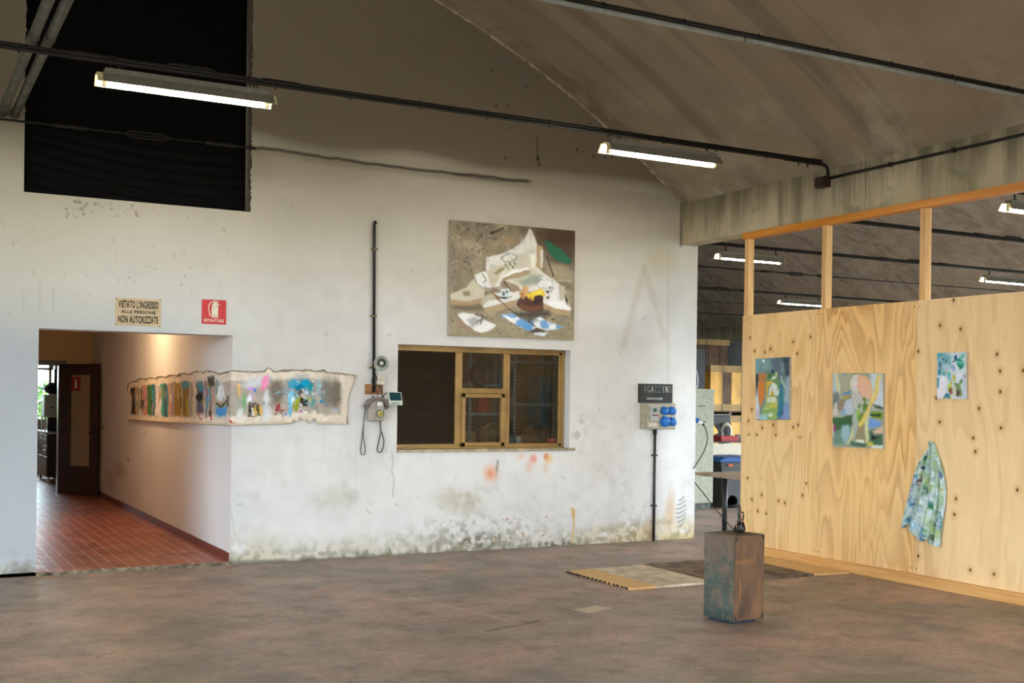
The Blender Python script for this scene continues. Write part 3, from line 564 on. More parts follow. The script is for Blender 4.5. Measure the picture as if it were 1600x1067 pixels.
for q in (M1, M2): bar(m, q[0], fz0+.05, q[1], fz1-.06, -.008, .05)
struct('mullion', m, M_BRASS, w, bevel=.004)
m = MB(); bar(m, M1[1], 1.728, M2[0], 1.785, -.008, .05); struct('transom', m, M_BRASS, w, bevel=.004)
m = MB(); zt, zb = 1.726, 1.14
for q in ((M1[1]-.012, zb, M1[1]+.035, zt), (M2[0]-.035, zb, M2[0]+.012, zt), (M1[1]-.012, zb, M2[0]+.012, zb+.045), (M1[1]-.012, zt-.045, M2[0]+.012, zt)): bar(m, *q, -.03, .02)
struct('sash', m, M_BRASS, w, bevel=.004, label='small opening sash in the middle')
M_GLASS = glass('window_glass', (.86, .88, .87)); M_TINT = glass('dark_film_glass', (.24, .245, .27), .8)
struct('pane', MB().box(fx0+.045, yf+.02, fz0+.05, M1[0], yf+.026, fz1-.06), M_TINT, w, label='dark tinted pane')
for q in ((M1[1], 1.785, M2[0], fz1-.06), (M1[1]+.035, zb+.045, M2[0]-.035, zt-.045), (M2[1], fz0+.05, fx1-.06, fz1-.06)): struct('pane', MB().box(q[0], yf+.02, q[1], q[2], yf+.026, q[3]), M_GLASS, w)
struct('sill', MB().box(4.757, YW-.035, 1.088, 6.955, YW+.16, 1.118), plain('worn_stone_sill', S(196, 182, 150), .7, var=.3, scale=7), w, bevel=.006, label='worn beige sill')
# ------------------------------------------------------------------ store behind the window
M_SHELF = plain('grey_slotted_steel', S(150, 156, 158), .45, .3)
t = NT('slotted_angle'); sx, sy, sz = t.sep(); sl = t.math('LESS_THAN', t.math('FRACT', t.math('MULTIPLY', sz, 22.)), .5); M_SLOT = t.out(t.mix(sl, S(150, 154, 154), S(104, 108, 108)), .5, .2)
def shelving(x0, x1, Y, zs, label, d=.35, top=2.6):
    o = thing('shelving_unit', label, 'shelving', ((x0+x1)/2, Y+d/2, .005))
    for x in (x0, x1):
        for y in (Y, Y+d): part('upright', MB().box(x-.02, y-.003, .005, x+.02, y+.003, top).box(x-.003, y-.02, .005, x+.003, y+.02, top), M_SLOT, o)
    for z in zs: part('shelf', MB().box(x0-.02, Y-.02, z-.035, x1+.02, Y+d+.02, z), M_SHELF, o)
    return o
P_ = lambda px, py, Y: at_y(px, py, Y)
shelving(5.49, 6.22, 12.9, (.25, 1.13, 1.50, 1.94), 'grey slotted shelving behind the dark left window pane')
shelving(6.52, 7.06, 13.2, (.2, 1.10, 1.49, 1.86, 2.3), 'grey slotted shelving behind the middle of the window')
shelving(6.84, 7.42, 12.6, (.25, 1.10, 1.62, 2.15), 'grey slotted shelving at the right end of the storeroom window')
solo('reflection_panel', MB().box(6.35, 14.0, .005, 8.0, 14.03, 2.6), plain('reflection_brown', S(158, 108, 64), .6, var=.4, scale=3), 'brown panel at the back of the storeroom standing in for the plywood reflection', 'panel')  # added in place of the plywood's reflection in the window glass
m = MB()
for k in range(5): m.tube([(6.62+(.10+.008*k)*math.cos(q), 13.10+.012*k, 1.98+(.14+.006*k)*math.sin(q)) for q in np.linspace(0, 6.28, 28)], .011, 6, False)
hc = solo('hose_coil', m, M_BLACK, 'black hose coil hanging from the storeroom shelf', 'hose')
def sbox(name, px0, py0, px1, py1, Y, d, mat, label, cat, bev=.004, zbase=None):
    p = P_(px0, py0, Y); q = P_(px1, py1, Y); zb = q[2] if zbase is None else zbase
    return solo(name, MB().box(p[0], Y, zb, q[0], Y+d, max(p[2], zb+.03)), mat, label, cat, bevel=bev)
M_CARD = plain('cardboard', S(172, 132, 88), .75, var=.25); M_CARD2 = plain('brown_cardboard', S(140, 104, 70), .75, var=.25)
sbox('red_crate', 748, 622, 764, 634, 13.25, .2, plain('red_plastic', S(190, 40, 34), .4), 'red crate on the storeroom shelf behind the small sash', 'crate', zbase=1.49)
sbox('cardboard_box', 727, 674, 744, 690, 13.24, .2, M_CARD, 'small tan box on the storeroom shelf, left of the other one', 'box', zbase=1.10)
sbox('cardboard_box', 750, 672, 763, 688, 13.24, .2, M_CARD2, 'small brown box on the storeroom shelf behind the sash', 'box', zbase=1.10)
sbox('green_bag', 724, 630, 733, 684, 13.3, .12, plain('green_cloth', S(52, 78, 36), .8, var=.4), 'dark green bag at the left of the storeroom shelf', 'bag', zbase=1.10)
sbox('tool_case', 797, 581, 804, 620, 13.08, .095, plain('dark_blue_case', S(38, 62, 78), .5), 'narrow dark blue case hung behind the right window pane', 'case')
pr = np.random.RandomState(3); m = MB(); bmx = bmesh.new(); bmesh.ops.create_icosphere(bmx, subdivisions=3, radius=1)
vs = [(6.86+.14*v.co.x*(1+.25*pr.rand()), 13.38+.14*v.co.y, 1.10+.125*(1+v.co.z)*(1+.3*(pr.rand()-.4))) for v in bmx.verts]; m.add(vs, [tuple(v.index for v in f.verts) for f in bmx.faces]); bmx.free()
solo('paper_bag', m, M_CARD, 'crumpled brown paper bag on the storeroom shelf', 'bag')
p = P_(816, 668, 12.62); q = P_(868, 687, 12.62)
bx_ = thing('carton', 'open brown carton on the right storeroom shelf', 'box', ((p[0]+q[0])/2, 12.75, 1.10)); part('box', MB().box(6.96, 12.62, 1.10, 7.20, 12.92, 1.23), M_CARD, bx_, .004); part('flap', MB().obox((7.08, 12.58, 1.25), (.22, .10, .004), up=(0, .5, .8)), M_CARD, bx_)
dm = thing('glass_dome', 'clear glass dome on the right storeroom shelf', 'glass dome', (7.325, 12.78, 1.10)); part('dome', MB().lathe([(.095, 0), (.10, .12), (.088, .19), (.055, .235), (.0, .25)], (7.325, 12.78, 1.13), seg=24, cap=False), glass('dome_glass', (.9, .92, .92)), dm); part('plinth', MB().lathe([(.13, 0), (.115, .03)], (7.325, 12.78, 1.10)), M_CARD2, dm)
sbox('paper_stack', 800, 682, 818, 688, 12.64, .2, M_WHITEP, 'white paper stack at the left of the right storeroom shelf', 'paper', zbase=1.10)
jr = thing('jar', 'white jar with an orange red lid on the inner window sill', 'jar', (6.80, YW+.25, 1.09)); struct('inner_sill', MB().box(WIN[0], YW+.19, 1.06, WIN[1], YW+TH+.05, 1.09), M_REVEAL, w)
part('body', MB().lathe([(.045, 0), (.048, .01), (.048, .06), (.045, .068)], (6.80, YW+.25, 1.09)), M_WHITEP, jr); part('lid', MB().lathe([(.051, .066), (.051, .12), (.046, .125)], (6.80, YW+.25, 1.09)), plain('orange_red_lid', S(226, 74, 48), .4), jr)
vi = thing('vial', 'tiny red and white vial beside the jar on the inner sill', 'vial', (6.80, YW+.25, 1.09)); part('body', MB().lathe([(.018, 0), (.018, .04)], (6.80, YW+.25, 1.09), seg=12), M_WHITEP, vi); part('cap', MB().lathe([(.016, .04), (.014, .075)], (6.80, YW+.25, 1.09), seg=12), plain('red_cap', S(190, 50, 50), .4), vi)

sl = thing('added_store_lamp', 'added strip lamp hidden at the storeroom ceiling', 'lamp', (6.4, 12.25, 3.12)); part('housing', MB().box(5.8, 12.2, 3.13, 7.0, 12.3, 3.2), M_HOUSE, sl); t = NT('added_store_tube'); part('tube', MB().tube([(5.85, 12.25, 3.11), (6.95, 12.25, 3.11)], .018), t.out((.8, .8, .8), .4, emit=(.85, .93, 1), estr=24.), sl)  # unseen lamp, added to brighten the storeroom shelves
# ------------------------------------------------------------------ black sheeting in the loft opening
xs = np.linspace(1.095, 3.138, 160); zs = np.linspace(6.05, 3.507, 120); XX, ZZ = np.meshgrid(xs, zs)
sag = ZZ+.10*(XX-1.0)+.05*np.sin(XX*1.7+ZZ)-.06*(XX-1.0)**2*.35
YY = YW+.15+.007*np.sin(sag*2*math.pi/.105)*np.clip((4.35-ZZ)/.5, .25, 1)+.015*np.sin(XX*2.1+ZZ*1.3)
t = NT('black_plastic_film'); M_FILM = t.out((.004, .0035, .0035), .6, 0, .06)
solo('plastic_sheeting', MB().grid(np.stack([XX, YY, ZZ], -1)), M_FILM, 'black rippled plastic sheeting closing the loft opening', 'sheeting', solid=.002)

# ------------------------------------------------------------------ fittings on the end wall
def tube_pts(ps, Y): return [(at_y(x, y, Y)) for x, y in ps]
wc = thing('wall_conduit', 'tall black conduit down the wall above the telephone', 'conduit', (4.485, YW-.02, 1.70))
part('tube', MB().tube([(4.487, YW-.0, 3.50), (4.47, YW-.025, 3.505), (4.462, YW-.028, 3.48), (4.462, YW-.028, 3.4), (4.478, YW-.028, 1.72)], .016, 10), M_BLACK, wc)
for z in (3.22, 2.52, 1.98): part('clip', MB().box(4.437, YW-.046, z-.01, 4.497, YW, z+.01), plain('brass_clip', S(120, 104, 66), .5, .4), wc, .003)
hs = thing('horn_loudspeaker', 'grey horn loudspeaker on the wall above the telephone', 'loudspeaker', (4.56, YW, 2.02))
ax = np.array([-.42, -.88, -.10]); ax /= np.linalg.norm(ax); og = np.array([4.555, YW-.06, 2.035])
M_HORN = plain('horn_grey', S(176, 180, 168), .45); M_HORNIN = plain('horn_inside_dark', S(40, 44, 44), .5)
part('horn', MB().lathe([(.028, -.02), (.032, .035), (.046, .08), (.074, .118), (.079, .122)], og, ax, 28, False), M_HORN, hs, solid=.004)
part('horn_lining', MB().lathe([(.026, .01), (.041, .074), (.067, .107)], og, ax, 28, False), M_HORNIN, hs, label='dark inside of the horn')
part('driver', MB().lathe([(.0, -.075), (.043, -.07), (.046, -.02), (.034, -.015)], og+np.array([.015, .01, 0]), ax, 20), M_HORN, hs); part('phase_plug', MB().lathe([(.020, .05), (.022, .085), (.016, .10), (.0, .103)], og, ax, 16), M_WHITEP, hs)
part('bracket', MB().box(4.575, YW-.05, 2.0, 4.60, YW, 2.07), M_HORN, hs, .003)
wb_ = solo('mounting_board', MB().box(4.388, YW-.018, 1.70, 4.585, YW, 1.808), plain('tan_board', S(168, 116, 70), .65, var=.3), 'small tan wooden board behind the conduit above the telephone', 'board', bevel=.002)
cb = thing('cable_box', 'small square beige cable box below the horn loudspeaker', 'junction box', (4.55, YW, 1.80)); part('box', MB().box(4.508, YW-.05, 1.803, 4.592, YW, 1.90), M_CREAM, cb, .006); part('screw', MB().lathe([(.006, 0), (.004, .003)], (4.55, YW-.05, 1.852), (0, -1, 0), 10), M_RODM, cb)
ph = thing('wall_telephone', 'old grey beige rotary telephone mounted on the wall', 'telephone', (4.495, YW, 1.42))
M_PHONE = plain('phone_grey_beige', S(168, 160, 144), .4); M_PHDK = plain('phone_mauve_grey', S(116, 106, 100), .4)
part('body', MB().extrude([(4.405, YW, 1.43), (4.425, YW, 1.42), (4.565, YW, 1.42), (4.585, YW, 1.43), (4.585, YW, 1.59), (4.555, YW, 1.635), (4.435, YW, 1.635), (4.405, YW, 1.59)], (0, -.075, 0)), M_PHONE, ph, .012)
part('face_plate', MB().extrude([(4.475, YW-.075, 1.43), (4.575, YW-.075, 1.43), (4.565, YW-.075, 1.63), (4.485, YW-.075, 1.63)], (0, -.018, 0)), M_PHONE, ph, .006)
part('handset', MB().tube([(4.385, YW-.075, 1.575), (4.40, YW-.085, 1.62), (4.44, YW-.10, 1.652), (4.495, YW-.105, 1.66), (4.55, YW-.10, 1.652), (4.59, YW-.085, 1.62), (4.605, YW-.075, 1.575)], [.026, .026, .018, .016, .018, .026, .026], 12), M_PHDK, ph)
hnd = [o for o in ph.children if o.name.startswith('handset')][0]
for x in (4.387, 4.603): part('ear_cup', MB().lathe([(.030, 0), (.034, .012), (.030, .03)], (x, YW-.05, 1.578), (0, -1, 0), 18), M_PHDK, hnd)
dl = MB().lathe([(.043, 0), (.043, .012), (.038, .015)], (4.525, YW-.093, 1.500), (0, -1, 0), 24); dlo = part('dial', dl, plain('dial_black', S(36, 36, 34), .35), ph)
part('dial_centre', MB().lathe([(.029, .013), (.029, .018), (.0, .02)], (4.525, YW-.093, 1.500), (0, -1, 0), 20), plain('dial_yellow', S(206, 188, 76), .4), dlo); part('dial_hub', MB().lathe([(.010, .018), (.008, .023)], (4.525, YW-.093, 1.500), (0, -1, 0), 12), M_GALV, dlo)
m = MB()
for k in range(10): q = .9+k*.52; m.lathe([(.0045, .0155), (.0045, .017)], (4.525+.0355*math.cos(q), YW-.093, 1.5+.0355*math.sin(q)), (0, -1, 0), 8)
part('finger_wheel', m, M_WHITEP, dlo, label='ring of white number dots')
part('number_card', MB().box(4.495, YW-.096, 1.582, 4.548, YW-.093, 1.622), M_WHITEP, ph)
cl = [(572, 630), (569, 650), (567, 672), (565, 690), (563, 704), (565, 711), (569, 711), (571, 703), (569, 690), (567.5, 682), (568, 660), (571, 636)]
part('cord', MB().tube(tube_pts(cl, YW-.03), .0045, 6), M_CORDM, ph, label='grey cord looped below the handset')
cl = [(594, 656), (595, 675), (592, 690), (589, 702), (591, 707), (595, 707), (599, 699), (600, 688), (597, 677), (595, 672)]
part('cord', MB().tube(tube_pts(cl, YW-.03), .006, 6), M_CORDM, ph, label='thicker cord looped below the body')
itc = thing('terminal', 'cream wall terminal with a slanted teal screen beside the telephone', 'terminal', (4.705, YW, 1.59)); M_TERM = plain('terminal_cream', S(206, 212, 196), .4)
part('body', MB().extrude([(4.625, YW, 1.590), (4.625, YW-.085, 1.590), (4.625, YW-.085, 1.628), (4.625, YW-.045, 1.728), (4.625, YW, 1.728)], (.158, 0, 0)), M_TERM, itc, .006)
n_ = np.array([0, -.928, .371]); part('screen', MB().extrude([(4.642, YW-.083, 1.640), (4.770, YW-.083, 1.640), (4.770, YW-.05, 1.722), (4.642, YW-.05, 1.722)], n_*.003), plain('teal_screen', S(22, 60, 70), .6, spec=.15), itc)
part('card_slot', MB().box(4.655, YW-.088, 1.602, 4.75, YW-.085, 1.616), plain('slot_green', S(120, 150, 130), .5), itc)
part('bracket', MB().box(4.60, YW-.03, 1.64, 4.63, YW, 1.69), M_TERM, itc)
m = MB(); m.tube(tube_pts([(585, 580), (589, 590), (591, 600), (588, 604), (582, 600), (580, 593), (585, 588), (594, 592), (591, 602)], YW-.045), .004, 6)
m.tube(tube_pts([(586, 601), (589, 612), (591, 624)], YW-.035), .004, 6).tube(tube_pts([(592, 601), (597, 612), (598, 619), (592, 624), (584, 624), (582, 618)], YW-.03), .006, 6).tube(tube_pts([(597, 625), (600, 617), (604, 613), (607, 614)], YW-.03), .004, 6)
solo('loose_cables', m, M_CORDM, 'tangle of loose cables between the horn and the telephone', 'cable')

def sign_board(name, x0, z0, x1, z1, mat, label, th=.008, rot=0):
    o = thing(name, label, 'sign', ((x0+x1)/2, YW, z0)); part('board', MB().box(x0, YW-th, z0, x1, YW, z1), mat, o, .001); return o
M_INK = plain('black_ink', S(30, 27, 25), .6); M_RED = plain('sign_red', S(206, 32, 38), .4); M_SIGNW = plain('sign_cream', S(230, 222, 200), .5)
s1 = sign_board('notice_sign', 1.880, 2.320, 2.298, 2.579, plain('aged_cream_sign', S(206, 182, 146), .6, var=.12, scale=10), 'cream sign with black lettering above the doorway')
fy = YW-.0082
for body, z, size, sxx, bo in (("VIETATO L'INGRESSO", 2.518, .092, .37, .034), ('ALLE PERSONE', 2.449, .040, .32, .034), ('NON AUTORIZZATE', 2.376, .092, .37, .034)): part('lettering', text_mb(body, size, (2.089, fy, z), 1, th=.0012, bold=bo, spacing=1.08, width=sxx), M_INK, s1)
for x, z in ((1.888, 2.328), (2.29, 2.328), (1.888, 2.571), (2.29, 2.571)): part('screw', MB().lathe([(.005, 0), (.004, .002)], (x, fy, z), (0, -1, 0), 8), M_RODM, s1)
s2 = sign_board('extinguisher_sign', 2.688, 2.367, 2.924, 2.605, M_RED, 'red fire extinguisher sign above the right of the doorway')
part('lettering', text_mb('ESTINTORE', .040, (2.806, fy, 2.400), 1, th=.001, bold=.02, width=.192), M_SIGNW, s2)
cx_ = 2.812; ex = lambda pts: MB().extrude([(cx_+x, fy, 2.43+z) for x, z in pts], (0, -.001, 0))
m = MB()
for pts in ([(-.030, .0), (.034, .0), (.034, .012), (-.030, .012)], [(-.030, .016), (.034, .016), (.034, .104), (-.030, .104)], [(-.030, .107), (.034, .107), (.030, .125), (.018, .138), (.014, .152), (-.010, .152), (-.014, .138), (-.026, .125)], [(-.012, .153), (.016, .153), (.052, .128), (.048, .121), (.016, .140)], [(-.012, .158), (.03, .156), (.045, .162), (.03, .164), (-.01, .166)]):
    q = ex(pts); m.add(q.v, q.f)
hose = [(-.012, .156), (-.040, .148), (-.058, .120), (-.060, .085), (-.052, .045), (-.040, .014)]
for (xa, za), (xb, zb_) in zip(hose[:-1], hose[1:]):
    d = np.array([xb-xa, zb_-za]); nn = np.array([-d[1], d[0]])/np.hypot(*d)*.0045; q = ex([(xa+nn[0], za+nn[1]), (xa-nn[0], za-nn[1]), (xb-nn[0], zb_-nn[1]), (xb+nn[0], zb_+nn[1])]); m.add(q.v, q.f)
part('pictogram', m, M_SIGNW, s2, label='cream extinguisher pictogram')
# store sign and socket panel
s3 = sign_board('store_sign', 7.835, 1.645, 8.312, 1.872, plain('black_sign', S(46, 46, 42), .6, var=.3, scale=12), 'worn black sign with pale letters and an arrow above the socket panel', .035)
fy3 = YW-.0352
for i, (ch, cc) in enumerate(zip('AGAZZINO', ((120, 126, 118), (140, 144, 134), (186, 188, 176), (110, 130, 126), (104, 120, 114), (214, 214, 204), (210, 210, 200), (120, 124, 116)))):
    xl = 7.912+i*.0512+(.006 if i > 4 else 0); part('letter', text_mb(ch, .118, (xl, fy3, 1.805), .48, th=.0015, bold=.004), plain('letter_paint', S(*cc), .6), s3)
part('arrow', MB().extrude([(7.935, fy3, 1.684), (8.13, fy3, 1.684), (8.13, fy3, 1.672), (8.175, fy3, 1.696), (8.13, fy3, 1.722), (8.13, fy3, 1.709), (7.935, fy3, 1.709)], (0, -.0015, 0)), plain('arrow_paint', S(166, 170, 158), .6, var=.3), s3)
sp = thing('socket_panel', 'grey socket panel with four blue caps on the wall', 'socket panel', (8.085, YW, 1.33)); M_PANEL = plain('panel_grey', S(168, 160, 138), .5); M_BLUE = plain('socket_blue', S(28, 112, 196), .35)
part('box', MB().box(7.862, YW-.10, 1.332, 8.315, YW, 1.638), M_PANEL, sp, .006); part('cover', MB().box(7.895, YW-.112, 1.342, 8.305, YW-.10, 1.628), plain('panel_cover', S(182, 172, 148), .5), sp, .004)
bw = part('breaker_housing', MB().box(7.925, YW-.135, 1.43, 8.045, YW-.112, 1.605), plain('breaker_grey', S(176, 180, 172), .4), sp, .006)
part('breaker_switch', MB().box(7.965, YW-.142, 1.535, 8.01, YW-.135, 1.585), plain('breaker_green', S(34, 70, 44), .4), bw); part('fuse_row', MB().box(7.95, YW-.141, 1.490, 8.03, YW-.135, 1.512), plain('fuse_red', S(110, 52, 44), .4), bw)
part('name_plate', MB().box(7.915, YW-.116, 1.365, 8.045, YW-.112, 1.405), M_CREAM, sp)
for (x, z, r) in ((8.128, 1.555, .045), (8.235, 1.555, .045), (8.135, 1.425, .060), (8.24, 1.425, .048)):
    so = part('socket', MB().lathe([(r*1.02, 0), (r*1.02, .025), (r*.9, .03)], (x, YW-.112, z), (0, -1, -.15), 24), M_BLUE, sp)
    part('socket_lid', MB().lathe([(r*.98, .028), (r, .04), (r*.9, .052), (r*.3, .056), (0, .056)], (x+.004, YW-.112, z), (.05, -1, -.15), 24), M_BLUE, so); part('hinge', MB().box(x-.018, YW-.15, z+r*.85, x+.018, YW-.112, z+r*1.1), M_BLUE, so)
lc = thing('floor_conduit', 'black conduit from the socket panel down to the floor', 'conduit', (8.066, YW, 0))
part('tube', MB().tube([(8.066, YW-.03, 1.335), (8.066, YW-.03, .0)], .017, 10), M_BLACK, lc); part('gland', MB().tube([(8.066, YW-.03, 1.335), (8.066, YW-.03, 1.27)], .026, 10), M_BLACK, lc)
for z in (1.02, .42): part('clip', MB().box(8.035, YW-.05, z-.01, 8.097, YW, z+.01), M_RODM, lc, .003)
# ------------------------------------------------------------------ large canvas over the window
M_ART = painted('oil_paint', .55, .35, .2, 120); M_CLOTHP = painted('painted_cloth', .9, .1, .3, 300)
M_LINEN = plain('canvas_edge', S(196, 186, 164), .9)
def canvas_on_wall(label, art, corners, th, normal, name='painting'):
    """corners TL, TR, BR, BL of the front face; normal points to the viewer"""
    TL, TR, BR, BL = [np.array(c, float) for c in corners]; normal = np.array(normal, float); c0 = (TL+TR+BR+BL)/4
    art.warp(1.5, 7, 91).var(.06, 26, 30, 93).blur(1); h, w = art.A.shape[:2]; u = np.linspace(0, 1, w)[None, :, None]; v = np.linspace(0, 1, h)[:, None, None]
    P = (TL*(1-u)+TR*u)*(1-v)+(BL*(1-u)+BR*u)*v
    o = thing(name, label, 'painting', (c0[0], c0[1], min(BL[2], BR[2]))); part('canvas', MB().grid(P, False), M_ART, o, col=art.A)
    part('stretcher', MB().extrude([TL-normal*.001, TR-normal*.001, BR-normal*.001, BL-normal*.001], -normal*(th-.001)), M_LINEN, o)
    return o
class Map(Art):
    """a raster addressed in the pixel coordinates of a slanted view: top and bottom edges run linearly"""
    def __init__(s, x0, x1, t0, t1, b0, b1, w, h, bg, k=1.):
        s.k = k; s.w, s.h = w, h; U, V = np.meshgrid(np.linspace(0, 1, w), np.linspace(0, 1, h)); s.X = x0+U*(x1-x0); s.Y = (t0+(t1-t0)*U)*(1-V)+(b0+(b1-b0)*U)*V
        s.px = (x1-x0)/w; s.U, s.V = U, V; s.A = np.zeros((h, w, 3)); s.A[:] = S(*bg, k)
    def specks(s, n, c, r, seed, box=None, a=1., dens=None):
        rr = np.random.RandomState(seed); x0, x1, y0, y1 = box or (s.X.min(), s.X.max(), s.Y.min(), s.Y.max())
        for _ in range(n): x, y = rr.uniform(x0, x1), rr.uniform(y0, y1); q = r*rr.uniform(.5, 1.4); s.put(.5+(q-np.hypot(s.X-x, s.Y-y))/(q*.8), c, a)
        return s
g = Map(65, 1070, 45, 137, 985, 1020, 260, 210, (140, 128, 106), 1.1)
g.var(.16, 8, 9, 1); g.var(.14, 40, 44, 2)
g.blot((168, 156, 130), 10, 12, 3, .55, .15, .6); g.blot((112, 100, 84), 8, 10, 5, .55, .15, .5)
m_ = np.clip((g.X-560)/300, 0, 1)*np.clip((480-g.Y)/250, 0, 1); g.put(m_, (84, 62, 42), .95); g.poly([(760, 150), (1070, 150), (1070, 400), (900, 390), (800, 260)], (66, 46, 28), 120, .8); g.poly([(250, 190), (380, 230), (440, 330), (300, 300)], (150, 122, 92), 50, .5); g.poly([(470, 180), (560, 230), (440, 240)], (166, 128, 88), 40, .6)
g.put(np.clip((g.Y-780)/150, 0, 1), (152, 142, 112), .7); g.poly([(70, 330), (210, 340), (230, 440), (80, 470)], (122, 108, 92), 60, .6)
g.specks(70, (36, 34, 28), 5, 11, (70, 420, 60, 480)); g.specks(50, (34, 84, 84), 5, 12, (420, 1050, 820, 1000)); g.specks(60, (66, 60, 48), 5, 13, (80, 1050, 800, 1000)); g.specks(40, (210, 200, 176), 5, 14, (80, 500, 60, 500), .7); g.specks(40, (40, 90, 100), 5, 15, (180, 420, 80, 260), .7)
g.line([(372, 150), (420, 138), (466, 114)], 14, (44, 34, 26)); g.ell(385, 150, 16, 12, (36, 28, 22))
g.poly([(805, 210), (850, 222), (900, 262), (965, 300), (1020, 350), (1042, 385), (1020, 402), (960, 392), (900, 362), (850, 310), (815, 255)], (24, 96, 66)); g.var(.0, 4, 4, 1)
g.poly([(800, 400), (960, 410), (1050, 470), (1060, 560), (980, 540), (880, 520)], (160, 148, 120), 40, .8); g.line([(835, 340), (858, 420), (890, 505)], 10, (52, 42, 30)); g.line([(930, 535), (1040, 548)], 9, (196, 180, 152))
# the marble slab with its ridge
g.poly([(338, 345), (430, 330), (560, 280), (640, 220), (672, 160), (690, 118), (712, 140), (735, 200), (752, 245), (760, 330), (740, 420), (810, 480), (900, 540), (965, 600), (1000, 680), (1050, 770), (960, 775), (830, 720), (620, 700), (420, 600), (345, 520), (340, 430)], (222, 220, 212))
g.poly([(480, 400), (600, 330), (720, 270), (745, 300), (735, 430), (800, 500), (760, 560), (640, 590), (560, 560), (500, 500)], (202, 198, 180), 40); g.poly([(600, 540), (720, 490), (800, 500), (760, 560), (640, 580)], (142, 152, 140), 40, .9); g.poly([(690, 330), (730, 320), (740, 430), (700, 440)], (236, 234, 224), 30)
g.blot((186, 188, 190), 16, 18, 21, .55, .1, .8, np.clip(.5-g.sd([(345, 350), (560, 285), (690, 125), (745, 235), (640, 300), (480, 380), (345, 455)])/8, 0, 1))
g.poly([(748, 250), (790, 262), (800, 300), (796, 455), (770, 440), (745, 420)], (176, 152, 112)); g.poly([(778, 290), (800, 300), (796, 440), (776, 420)], (214, 212, 208), 10)
g.poly([(340, 470), (400, 420), (490, 400), (500, 420), (470, 470), (440, 540), (400, 600), (360, 560)], (196, 190, 168)); g.poly([(405, 480), (440, 440), (495, 420), (480, 450), (430, 490)], (148, 134, 100), 12)
g.poly([(470, 520), (560, 480), (690, 445), (698, 485), (600, 520), (480, 540)], (164, 144, 114)); g.poly([(490, 490), (570, 450), (680, 435), (690, 450), (560, 485), (480, 515)], (238, 238, 236)); g.poly([(470, 530), (600, 580), (630, 620), (540, 640), (450, 560)], (150, 130, 106), 14)
g.poly([(250, 500), (330, 465), (350, 480), (370, 560), (390, 610), (330, 610), (280, 570)], (226, 226, 222)); g.poly([(260, 555), (330, 605), (390, 600), (385, 630), (330, 625), (265, 575)], (176, 170, 150)); g.line([(310, 490), (345, 540), (320, 560)], 8, (92, 90, 86))
g.poly([(68, 650), (180, 600), (215, 560), (250, 525), (290, 600), (330, 620), (330, 680), (200, 705), (70, 690)], (196, 190, 168)); g.poly([(165, 625), (210, 615), (222, 660), (170, 660)], (142, 126, 92), 12); g.poly([(66, 690), (200, 705), (320, 685), (318, 735), (180, 740), (66, 735)], (168, 140, 108)); g.poly([(70, 735), (310, 735), (330, 790), (180, 780), (75, 760)], (92, 82, 58), 30, .8)
g.poly([(305, 690), (350, 660), (410, 640), (470, 640), (420, 680), (350, 720), (310, 740)], (182, 174, 152)); g.poly([(320, 750), (350, 710), (430, 690), (600, 665), (600, 690), (440, 735), (340, 770)], (216, 218, 212)); g.poly([(330, 765), (440, 735), (600, 690), (600, 740), (380, 815), (345, 800)], (168, 146, 114))
g.poly([(400, 640), (450, 640), (525, 590), (555, 640), (540, 670), (480, 680), (420, 670)], (206, 216, 214)); g.poly([(400, 640), (450, 670), (540, 672), (500, 690), (430, 680)], (60, 48, 38)); g.line([(488, 545), (530, 600), (540, 620)], 10, (56, 44, 36)); g.ell(482, 645, 12, 20, (96, 108, 106)); g.ell(512, 630, 11, 18, (96, 108, 106))
g.poly([(320, 590), (400, 600), (480, 560), (520, 590), (420, 630), (340, 620)], (124, 112, 96), 16, .7)
for cx_, cy_, sc in ((525, 355, 1.), (820, 565, 1.05), (285, 840, .7)):
    for k in range(7): q = k*.9; g.line([(cx_+62*sc*math.cos(q), cy_+32*sc*math.sin(q)), (cx_+70*sc*math.cos(q+.45), cy_+38*sc*math.sin(q+.45)), (cx_+58*sc*math.cos(q+.9), cy_+30*sc*math.sin(q+.9))], 6, (66, 62, 58), .85)
    for k in range(5): g.ell(cx_-30*sc+k*20*sc, cy_+52*sc+(k % 2)*26*sc, 6*sc, 15*sc, (62, 60, 58), -.4, .5)
g.poly([(700, 590), (740, 575), (820, 510), (900, 560), (950, 600), (955, 700), (880, 705), (830, 690), (840, 640), (790, 600)], (228, 228, 226), None, .55); g.specks(8, (60, 58, 56), 10, 31, (830, 890, 590, 680))
g.poly([(930, 575), (975, 590), (1000, 650), (960, 710), (940, 690)], (186, 180, 162)); g.poly([(985, 640), (1010, 690), (1025, 745), (990, 700)], (62, 42, 30))
g.poly([(815, 710), (960, 705), (1050, 770), (1030, 780), (900, 760), (830, 735)], (236, 236, 234)); g.poly([(815, 730), (900, 760), (1050, 782), (1040, 825), (960, 815), (815, 775)], (172, 146, 108))
g.poly([(600, 700), (640, 650), (700, 620), (810, 640), (812, 790), (740, 800), (640, 780), (590, 740)], (74, 42, 28)); g.poly([(620, 720), (700, 750), (800, 740), (800, 795), (700, 800), (610, 760)], (104, 62, 34), 20); g.poly([(700, 650), (810, 660), (800, 720), (720, 730)], (56, 26, 18), 20)
g.poly([(612, 640), (650, 572), (682, 590), (680, 640), (640, 690), (620, 670)], (196, 142, 86)); g.poly([(655, 580), (680, 595), (672, 640), (650, 640)], (214, 168, 112), 14); g.line([(612, 640), (640, 640), (636, 690)], 7, (110, 66, 36))
